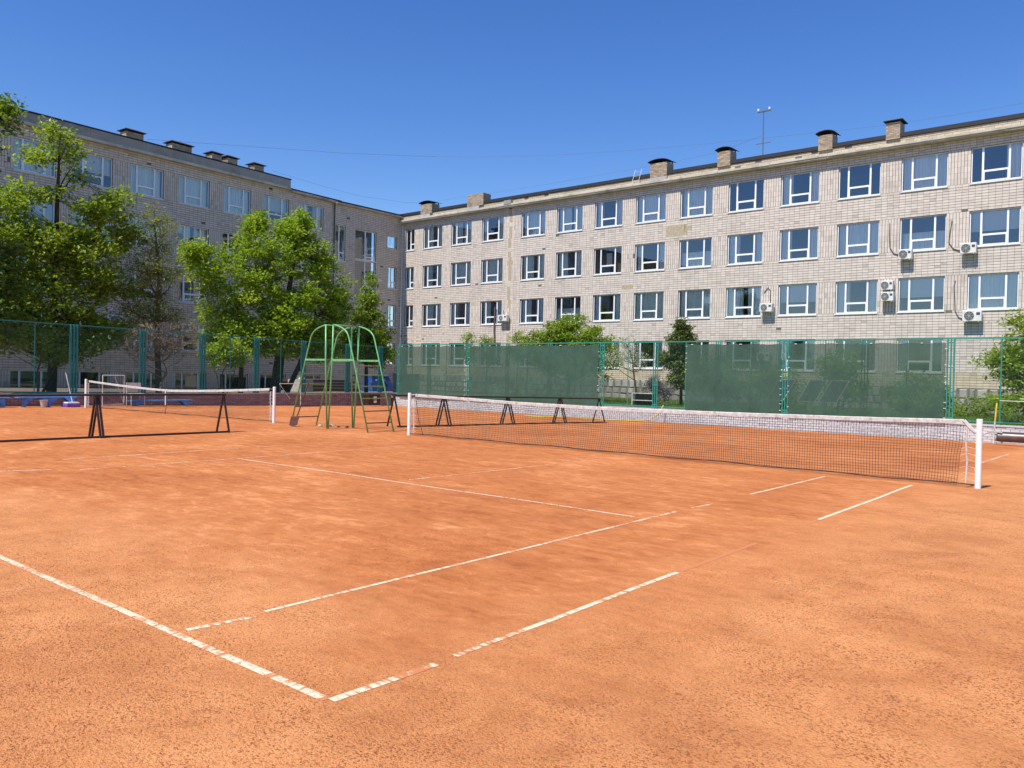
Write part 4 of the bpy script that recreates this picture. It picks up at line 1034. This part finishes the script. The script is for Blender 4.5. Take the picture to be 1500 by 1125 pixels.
b = MB(); b.box(-29.75, -29.35, 25.6, 26.4, -.22, 0.38); b.build('crate_body', M['black'], r); b = MB(); b.box(-29.34, -29.33, 25.95, 26.15, 0.12, 0.28); b.box(-29.34, -29.33, 25.95, 26.15, -.06, .06); b.box(-29.34, -29.3, 25.2, 26.4, -.24, -.19); b.build('white_slot', M['white'], r)

# shelf unit behind the fence
r = thing('shelf_unit', 'open black shelf unit with pale edges on the grass behind the fence', 'shelf', (-17.75, 32.9, 0.1), 0.12)
b = MB(); b.box(0, 1.15, .38, .4, 0, .72); b.build('back_panel', M['black'], r)
for n_, (a0, a1, c0, c1) in (('side_panel', (0, .04, 0, .72)), ('side_panel', (1.11, 1.15, 0, .72)), ('shelf', (.04, 1.11, .69, .72)), ('shelf', (.04, 1.11, .34, .37)), ('shelf', (.04, 1.11, 0, .03))):
    b = MB(); b.box(a0, a1, 0, .38, c0, c1); b.build(n_, M['offwhite'] if n_ == 'side_panel' and a0 == 0 or c0 > .3 else M['black'], r)
# tilted dark boards
for i, (xa, lab) in enumerate(((-10.45, 'dark tilted board with white edge behind the screens, leftmost of three'), (-9.05, 'dark tilted board behind the right screen, middle of three'), (-8.15, 'dark tilted board behind the right screen, rightmost of three'))):
    r = thing('tilted_board', lab, 'board', (xa, 33, 0), 0, 'dark tilted boards behind the screens')
    b = MB(); v = [(-.25, -.25, .72), (.5, -.25, .72), (.85, .3, 1.66), (.1, .3, 1.66)]; b.v = v + [(p[0], p[1] + .05, p[2]) for p in v]; b.f = [(0, 1, 2, 3), (7, 6, 5, 4), (0, 4, 5, 1), (1, 5, 6, 2), (2, 6, 7, 3), (3, 7, 4, 0)]; b.build('board', M['panel'], r)
    b = MB()
    for k in range(4): b.tube([v[k], v[(k + 1) % 4]], .018, 4)
    b.build('edge_strip', M['stone'], r)
    for x in (-.1, .6): b = MB(); b.tube([(x, .25, .1), (x + .1, .25, 1.3)], .025, 5); b.build('leg', M['gwire'], r)

# court roller at the right
r = thing('court_roller', 'heavy steel court roller lying by the wall at the right edge, yellow-topped pole beside it', 'roller')
Mx = Matrix.Translation((-0.86, 26.75, 0.0)) @ Matrix.Rotation(PI / 2, 4, 'Y')
b = MB(); b.lathe([(0.001, 0), (.15, 0), (.155, .01), (.155, 2.3), (.15, 2.31), (.001, 2.31)], 28, Mx); b.build('drum', M['steel'], r)
b = MB(); pts = [(-0.90, 26.75 + .0, .0)]
b.tube([(-1.33 + .42 * (1 - math.cos(a_)) / 1, 26.6, -.17 + .33 * math.sin(a_)) for a_ in [i * PI / 2 / 8 for i in range(9)]] , .022, 6); b.tube([(-.91, 26.6, .16), (-.72, 26.6, .13)], .022, 6); b.build('yoke', M['stone'], r)
b = MB(); b.lathe([(0.001, 0), (.13, 0), (.13, .05), (.001, .05)], 20, Matrix.Translation((-0.93, 26.75, -.02)) @ Matrix.Rotation(PI / 2, 4, 'Y')); b.build('end_disc', M['stone'], r)
r = thing('marker_pole', 'upright pole, yellow on top and grey below, behind the court roller', 'pole')
b = MB(); b.tube([(-1.04, 27.2, -.25), (-1.02, 27.25, .45)], .022, 6); b.build('lower_pole', M['offwhite'], r); b = MB(); b.tube([(-1.02, 27.25, .45), (-.99, 27.3, 1.05)], .025, 6); b.build('upper_pole', M['yellow'], r)
b = MB(); b.tube([(-0.95, 27.6, 1.12), (4.5, 27.7, 1.05)], 0.012, 5); tag(b.build('string_line', M['offwhite']), 'thin pale line stretched before the fence at the right edge', 'line')
b = MB(); b.tube([(-13.25, 27.9, 0.45), (-13.35, 27.7, 0.1), (-13.7, 27.5, -.2), (-14.6, 27.2, -.24), (-16, 26.6, -.235), (-17.5, 26.9, -.24), (-19, 25.7, -.22), (-17.5, 25.2, -.21)], 0.022, 6)
tag(b.build('garden_hose', M['yellow'], smooth=True), 'yellow garden hose hanging over the low wall onto the clay', 'hose')
r = thing('stone_heap', 'small heap of rubble at the feet of the umpire chairs', 'rubble')
for k in range(9):
    b = MB(); x, y = -15.7 + R_.uniform(-.35, .9), 12.1 + R_.uniform(-.15, .25); s = R_.uniform(.03, .07)
    b.lathe([(0.001, -.01), (s, 0), (s * .9, s * .5), (s * .4, s * .85), (0.001, s * .9)], 7, Matrix.Translation((x, y, 0)) @ Matrix.Rotation(R_.uniform(0, 3), 4, 'Z')); b.build('stone', M['stone'] if k % 3 == 0 else M['pipe'], r)

# ------------------------------------------------------------------ vegetation
def leafcloud(pts, n_per, spread, size, flat=0.6, tb=0.5, tv=0.25, elong=1.0):
    pts = np.asarray(pts); n = len(pts) * n_per
    c = np.repeat(pts, n_per, 0) + NP.randn(n, 3) * spread * np.array([1, 1, flat])
    ctint = np.repeat(NP.randn(len(pts)) * 0.12, n_per)
    nrm = NP.randn(n, 3) * 0.75; nrm[:, 2] = np.abs(nrm[:, 2]) + 0.45; nrm /= np.linalg.norm(nrm, axis=1, keepdims=True)
    a_ = np.cross(nrm, NP.randn(n, 3)); a_ /= np.linalg.norm(a_, axis=1, keepdims=True); b_ = np.cross(nrm, a_)
    s = size * (0.6 + 0.7 * NP.rand(n))[:, None]
    A = a_ * s * elong; B = b_ * s * 0.62; fold = nrm * s * 0.25
    # 6-vertex folded leaf: stem, left, left-tip, tip, right-tip, right
    V = np.stack([c - A, c - A * .15 + B + fold, c + A, c - A * .15 - B + fold], 1).reshape(-1, 3)
    I = np.arange(n)[:, None] * 4; F = np.concatenate([I + np.array([0, 3, 2]), I + np.array([0, 2, 1])], 0)
    tint = np.clip(tb + ctint + NP.randn(n) * tv * .6, 0, 1)
    return V, F, np.concatenate([tint, tint])
def pick(lobes, n):
    w_ = np.array([l[6] if len(l) > 6 else l[3] * l[4] * l[5] for l in lobes]); w_ = w_ / w_.sum(); out = []
    for i in NP.choice(len(lobes), n, p=w_):
        l = lobes[i]; d = NP.randn(3); d /= np.linalg.norm(d); rr = NP.rand() ** 0.42
        out.append((l[0] + d[0] * rr * l[3], l[1] + d[1] * rr * l[4], l[2] + d[2] * rr * l[5]))
    return np.array(out)
def tree(name, label, cat, base, top, lobes, ncl, nleaf, spread, size, leafmat, barkmat, r0=0.15, limbs=10, group=None, flat=.6, elong=1.0, tb=.5, extra_trunks=(), twigs=True, twig_r=0.012):
    root = thing(name, label, cat, base, 0, group); B = Vector(base)
    cl = pick(lobes, ncl) - np.array(base); V, F, T = leafcloud(cl, nleaf, spread, size, flat, tb, elong=elong)
    if nleaf: link('crown', np_mesh('crown', V, F, leafmat, T), root)
    b = MB(); top = Vector(top) - B; n = 8; spine = []
    for i in range(n + 1):
        t_ = i / n; p = top * t_ + Vector((mnoise.noise(Vector((B.x, B.y, t_ * 2.5))), mnoise.noise(Vector((B.y, B.x, t_ * 2.5 + 5))), 0)) * 0.35 * min(1, t_ * 2); spine.append(p)
    b.tube(spine, [r0 * (1 - 0.88 * (i / n) ** 1.05) + .006 for i in range(n + 1)], 9)
    for (bx, tp, r1) in extra_trunks:
        q = [Vector(bx) - B, (Vector(bx) * .5 + Vector(tp) * .5) - B + Vector((.08, .1, 0)), Vector(tp) - B]; b.tube(q, [r1, r1 * .75, r1 * .3], 8)
        spine += q[1:]
    ends = []; nodes = list(spine)
    idx = NP.choice(len(cl), min(limbs, len(cl)), replace=False)
    for i in idx:
        e = Vector(cl[i]); cands = [p for p in spine if p.z < e.z - 0.1] or [spine[len(spine) // 3]]
        s_ = min(cands, key=lambda p: (p - e).length + abs((e.z - p.z) - 0.6 * math.hypot(e.x - p.x, e.y - p.y)))
        mid = s_.lerp(e, 0.5) + Vector((R_.uniform(-.15, .15), R_.uniform(-.15, .15), -0.12 * (e - s_).length * .5)); pts = [s_, s_.lerp(mid, .5), mid, mid.lerp(e, .5) + Vector((0, 0, .03)), e]
        rr = r0 * 0.38 * (1 - 0.6 * s_.z / max(top.z, .1)) + .008; b.tube(pts, [rr, rr * .8, rr * .6, rr * .4, rr * .2], 6); nodes += pts[1:]
    if twigs:
        N = np.array([tuple(p) for p in nodes])
        for c_ in cl:
            d = np.linalg.norm(N - c_, axis=1); j = int(d.argmin())
            if 0.08 < d[j] < 2.5:
                a_ = Vector(N[j]); e = Vector(c_); m = a_.lerp(e, .5) + Vector((R_.uniform(-.08, .08), R_.uniform(-.08, .08), R_.uniform(-.05, .08))); b.tube([a_, m, e], [twig_r, twig_r * .7, twig_r * .3], 4, cap=False)
    b.build('trunk', barkmat, root, smooth=True)
    return root
gL = 0.2
tree('maple_tree', 'large spreading maple at the left with a leaning dark trunk and a thin leafy top', 'tree', (-37, 13.0, gL), (-37, 13.2, 12.6),
     [(-37, 11.6, 6.9, 2.0, 2.2, 1.3, 8), (-37, 14.6, 7.3, 1.8, 1.9, 1.2, 6), (-36.8, 15.2, 5.3, 1.4, 1.5, 1.0, 3), (-37, 10.7, 4.9, 2.2, 2.1, 1.3, 7), (-36.6, 12.8, 4.2, 1.6, 1.9, 1.2, 4.5), (-36.6, 15.3, 3.4, 1.2, 1.1, .9, 2.5), (-36.4, 11.0, 3.0, 1.6, 1.6, .9, 4), (-36.2, 13.6, 2.5, 1.3, 1.6, .7, 3), (-37, 13.4, 5.9, 1.8, 2.6, .9, 5),
      (-36.8, 13.0, 12.2, .7, .55, .7, .8), (-36.8, 13.7, 11.3, .7, .8, .6, .9), (-36.8, 12.2, 11.0, .7, .7, .45, .6), (-36.9, 14.2, 10.3, .7, .8, .35, .5), (-37, 15.7, 9.4, .8, .8, .9, 1.5), (-37, 16.4, 8.3, .8, .7, .8, 1.2), (-37, 12.1, 9.4, 1.2, 1.5, .45, 1.7), (-37, 10.9, 8.7, 1.2, 1.0, .6, 1.6), (-36.4, 14.4, 9.0, .7, .9, .5, .9)],
     580, 48, 0.31, 0.105, M['leaf_maple'], M['bark'], 0.22, 16, elong=1.0, extra_trunks=[((-36.5, 12.4, gL), (-36.3, 13.6, 3.4), .07)])
tree('dark_tree', 'dark tree at the far left edge rising above the roof line', 'tree', (-34, 9.3, gL), (-34.3, 9.0, 12.0),
     [(-34, 8.0, 7.6, 1.7, 1.6, 2.2), (-34, 8.6, 4.2, 1.9, 1.9, 1.6), (-34.3, 9.6, 11.8, .7, .9, .7, 1.3), (-34, 8.4, 10.0, 1.2, 1.2, 1.4, 3.5), (-33.8, 9.9, 5.6, .8, .8, 1.0)], 260, 60, .28, .105, M['leaf_dark'], M['bark'], .2, 12)
tree('larch_tree', 'thin half-bare olive tree with open twigs between the two leafy trees', 'tree', (-36.5, 17.9, gL), (-36.5, 17.5, 9.9),
     [(-36.5, 17.5, 8.3, 1.1, 1.2, 1.4), (-36.5, 17.3, 6.2, 1.4, 1.6, 1.3), (-36.5, 17.5, 4.4, 1.5, 1.8, .9)], 440, 19, .22, .055, M['leaf_olive'], M['bark2'], .16, 26, twig_r=.014)
tree('dead_bush', 'dry brown leafless bush behind the left fence', 'bush', (-35, 17.2, gL), (-35, 17.4, 2.4),
     [(-35, 16.7, 3.0, 1.2, 1.3, .9), (-35, 18.0, 3.0, 1.1, 1.3, 1.0), (-35, 15.9, 2.5, .8, .8, .7)], 1100, 5, .12, .028, M['twig'], M['twig'], .09, 60, twig_r=.009)
tree('linden_tree', 'dense round bright green tree with two dark trunks left of the umpire chairs', 'tree', (-37, 25.1, gL), (-37, 26.4, 9.6),
     [(-37, 26.6, 8.7, 1.8, 1.6, 1.7), (-37, 23.9, 8.1, 1.8, 1.5, 1.8), (-37, 21.3, 6.9, 1.7, 1.6, 1.3), (-37, 28.4, 6.6, 1.8, 1.6, 1.5), (-36.8, 25.1, 6.0, 2.3, 2.6, 1.7), (-37, 22.4, 4.9, 2.0, 2.0, 1.5), (-37, 28.2, 4.6, 1.9, 1.9, 1.3), (-36.6, 25.5, 4.0, 2.0, 2.4, 1.2), (-37, 26.7, 10.3, .6, .5, .7, 2.2), (-37, 25.6, 9.7, .6, .6, .7, 2.2), (-37, 23.7, 9.7, .6, .5, .8, 2.2), (-37, 28.2, 8.2, .7, .6, .8, 2.4), (-36.8, 27.0, 3.4, 1.6, 2.2, .8, 7), (-36.8, 23.2, 3.5, 1.6, 2.0, .8, 7), (-37, 29.6, 5.6, .9, .8, 1.2, 3), (-37, 20.0, 7.6, .8, .7, .6, 2), (-36.4, 24.6, 2.9, 1.5, 2.2, .6, 6), (-36.4, 27.6, 2.8, 1.4, 1.8, .6, 5), (-36.6, 21.6, 3.3, 1.4, 1.3, .7, 4)],
     820, 60, .27, .10, M['leaf_lime'], M['bark'], .34, 18, extra_trunks=[((-37.2, 23.0, gL), (-37, 22.6, 5.0), .15), ((-37, 25.9, gL), (-36.8, 27.8, 4.8), .16)])
tree('shrub', 'small light green shrub with thin pale stems under the round tree', 'bush', (-34.5, 20.3, gL), (-34.5, 20.2, 2.6),
     [(-34.5, 20.2, 2.6, .9, .9, .8), (-34.5, 21.1, 2.2, .7, .7, .7), (-34.4, 19.6, 2.1, .6, .6, .6)], 90, 40, .17, .07, M['leaf_lime'], M['bark2'], .05, 8, extra_trunks=[((-34.6, 20.5, gL), (-34.5, 21.0, 2.0), .03), ((-34.6, 20.1, gL), (-34.5, 19.6, 1.9), .03)])
tree('shrub', 'small low shrub with thin stems at the foot of the large maple', 'bush', (-34.5, 11.5, gL), (-34.5, 11.6, 2.6),
     [(-34.5, 11.7, 2.4, .7, .8, .9), (-34.5, 12.6, 2.0, .5, .6, .6), (-34.3, 10.2, 2.7, .9, .9, .7)], 80, 36, .17, .07, M['leaf_maple'], M['bark2'], .05, 8)
tree('conical_tree', 'narrow pointed green tree right behind the umpire chairs', 'tree', (-37, 32.0, gL), (-37, 32.2, 7.8),
     [(-37, 32.1, 7.2, .35, .35, .7, .5), (-37, 32.1, 6.2, .6, .65, .8, 1.1), (-37, 32.1, 5.0, 1.0, 1.1, 1.0, 2.4), (-37, 32.3, 3.6, 1.5, 1.7, 1.1, 5), (-37, 32.9, 2.7, 1.3, 1.4, .8, 3), (-36.9, 30.6, 3.1, 1.0, 1.0, .8, 2)],
     300, 60, .2, .085, M['leaf_maple'], M['bark'], .13, 14, tb=.45)
tree('hawthorn_bush', 'broad feathery green tree rising above the longest green screen', 'tree', (-24.6, 37, .1), (-24.6, 37, 4.8),
     [(-24.7, 37, 4.3, 1.6, 1.2, 1.0), (-26.4, 37, 3.5, 1.6, 1.2, .8), (-22.9, 37, 3.5, 1.5, 1.2, .9), (-22.0, 37, 2.4, .9, .9, 1.0), (-24.7, 37, 2.6, 2.4, 1.4, 1.3), (-28.0, 37, 3.2, 1.0, .9, .5)], 400, 50, .2, .07, M['leaf_maple'], M['bark'], .12, 16, elong=1.5, tb=.42)
tree('juniper_tree', 'dense olive conical shrub left of the right-hand screens', 'tree', (-17.1, 37, .1), (-17.2, 37, 4.7),
     [(-17.2, 37, 4.3, .45, .45, .5, .7), (-17.1, 37, 3.5, .75, .7, .7, 1.6), (-17.1, 37, 2.5, 1.0, .9, .8, 2.4), (-17.0, 37, 1.5, .9, .9, .6, 1.6), (-18.0, 37, 2.6, .5, .5, .5, .6)], 240, 60, .15, .055, M['leaf_pine'], M['bark'], .09, 10, elong=1.6)
tree('blossom_sapling', 'white flowering sapling with a crooked trunk behind the open fence panels', 'tree', (-19.2, 36, .1), (-19.9, 36, 3.7),
     [(-19.9, 36, 3.3, .75, .6, .7), (-20.7, 36, 2.6, .8, .6, .5), (-19.3, 36, 2.5, .7, .6, .6)], 240, 14, .13, .035, M['blossom'], M['bark'], .06, 14, twig_r=.007)
tree('purple_shrub', 'small greyish purple shrub beside the open shelf unit', 'bush', (-17.7, 35, .1), (-17.7, 35, 1.4), [(-17.7, 35, 1.2, .5, .5, .6), (-17.2, 35, .8, .5, .5, .5)], 80, 40, .11, .035, M['leaf_purple'], M['bark'], .03, 6)
tree('lilac_bush', 'large leafy bush at the right edge beyond the teal fence', 'bush', (0.2, 35, .1), (0.2, 35, 4.3),
     [(-1.0, 35, 3.5, 1.1, 1.2, 1.1), (-0.6, 35, 2.2, 1.5, 1.3, 1.0), (-1.8, 35, 2.7, .8, .8, .35, .8), (.8, 35, 4.4, 1.3, 1.3, 1.2), (1.8, 35, 2.6, 1.8, 1.4, 1.6), (-.6, 34, .9, 1.7, 1.1, .8), (3.5, 35, 3.5, 1.6, 1.4, 1.8)], 520, 60, .22, .08, M['leaf_maple'], M['bark'], .09, 18, extra_trunks=[((-.4, 35, .1), (-.9, 35, 2.8), .05), ((.9, 35, .1), (1.6, 35, 2.8), .06)])
tree('shrub', 'low scrub against the stone plinth left of the large right bush', 'bush', (-4.3, 40, .1), (-4.3, 40, .9), [(-5.6, 40, .5, .9, .7, .6), (-4.2, 39.5, .4, 1.0, .8, .4), (-2.9, 39, .7, 1.0, .8, .6)], 90, 36, .16, .06, M['leaf_maple'], M['bark'], .03, 6)
for (x, z, rx, lab) in ((-33.6, 3.9, .55, 'small leafy sapling tip above the left end of the screened fence'), (-31.9, 3.85, .35, 'slim leafy shoot above the thin screen beside the crumbling pipe'), (-29.3, 4.0, .9, 'light leafy sapling left of the broad tree above the long screen')):
    tree('sapling', lab, 'sapling', (x, 38, .1), (x, 38, z + .3), [(x, 38, z, rx, .5, .45), (x + .2, 38, z - 1.0, rx * 1.1, .6, .7)], 60, 26, .14, .06, M['leaf_maple'], M['bark'], .035, 7)
for (x, z, rx, lab) in ((-14.7, 2.0, 1.5, 'bush seen dimly through the dense screen right of the open panels'), (-11.7, 1.5, 1.3, 'bush in the middle behind the right-hand screens'), (-8.6, 2.2, 1.1, 'bush behind the right screen beside the tilted boards'), (-5.3, 1.2, 1.2, 'low bush behind the right end of the rightmost screen')):
    tree('screened_bush', lab, 'bush', (x, 36, .1), (x, 36, z + .5), [(x, 36, z, rx, .9, .9), (x + .5, 36, z * .55, rx * .9, .9, .6)], 110, 50, .18, .065, M['leaf_maple'], M['bark'], .05, 8)
# dry creeper on the downpipe at the far part of the pale wing
b = MB(); pts = [(S(-37.75), -0.09, 4.0 + i * .32) for i in range(10)]; b.tube([(p[0] + R_.uniform(-.03, .03), p[1], p[2]) for p in pts], 0.07, 8); o = b.build('downpipe', M['pipe']); o.matrix_world = MR; tag(o, 'broken dark downpipe on the pale wing left of the tile joint', 'downpipe')

# grass blades
def grass(n, x0, x1, y0, y1, zf, h, name='grass'):
    x = x0 + NP.rand(n) * (x1 - x0); y = y0 + NP.rand(n) ** 1.3 * (y1 - y0); z = np.full(n, zf); a_ = NP.rand(n) * 6.28; hh_ = h * (0.5 + NP.rand(n)); w_ = 0.006 + 0.006 * NP.rand(n)
    dx, dy = np.cos(a_), np.sin(a_); lx, ly = NP.randn(n) * .3 * hh_, NP.randn(n) * .3 * hh_
    V = np.stack([np.stack([x - dx * w_, y - dy * w_, z], -1), np.stack([x + dx * w_, y + dy * w_, z], -1), np.stack([x + lx, y + ly, z + hh_], -1)], 1).reshape(-1, 3)
    F = np.arange(3 * n).reshape(-1, 3); link(name, np_mesh(name, V, F, M['grass'], NP.rand(n)), kind='stuff')
grass(70000, -30, 8, 28.5, 45, 0.09, 0.16)

wire([(-50.32, 23.9, 16.86), (-49.6, 27.7, 17.37), (-48.7, 32.6, 18.03), (-47.7, 38.1, 18.77), (-46.5, 44.4, 19.78), (-45.9, 47.0, 20.2), (-41.2, 47.0, 19.45), (-34.1, 47, 18.48), (-28, 47, 17.83), (-22.6, 47, 17.35), (-17.8, 47, 17.0), (-13.5, 47, 16.71), (-9.6, 47, 16.47), (-6.1, 47, 16.41), (-2.9, 47, 16.43), (6, 47, 16.9)], 'upper overhead wire sagging across the sky from the left roof to the far right', 0.008)
wire([(-48.7, 32.5, 16.35), (-48.1, 36.5, 15.95), (-47.9, 40.1, 15.8), (-47.6, 45, 16.1), (-47.45, 47, 16.42), (-41.1, 47, 16.3), (-34.1, 47, 16.27), (-25.2, 47, 16.34), (-20.1, 47, 16.5), (-16.4, 45.6, 16.7)], 'lower overhead wire running along the roof edge to the mast', 0.007)
print('OBJECTS', len(bpy.data.objects))
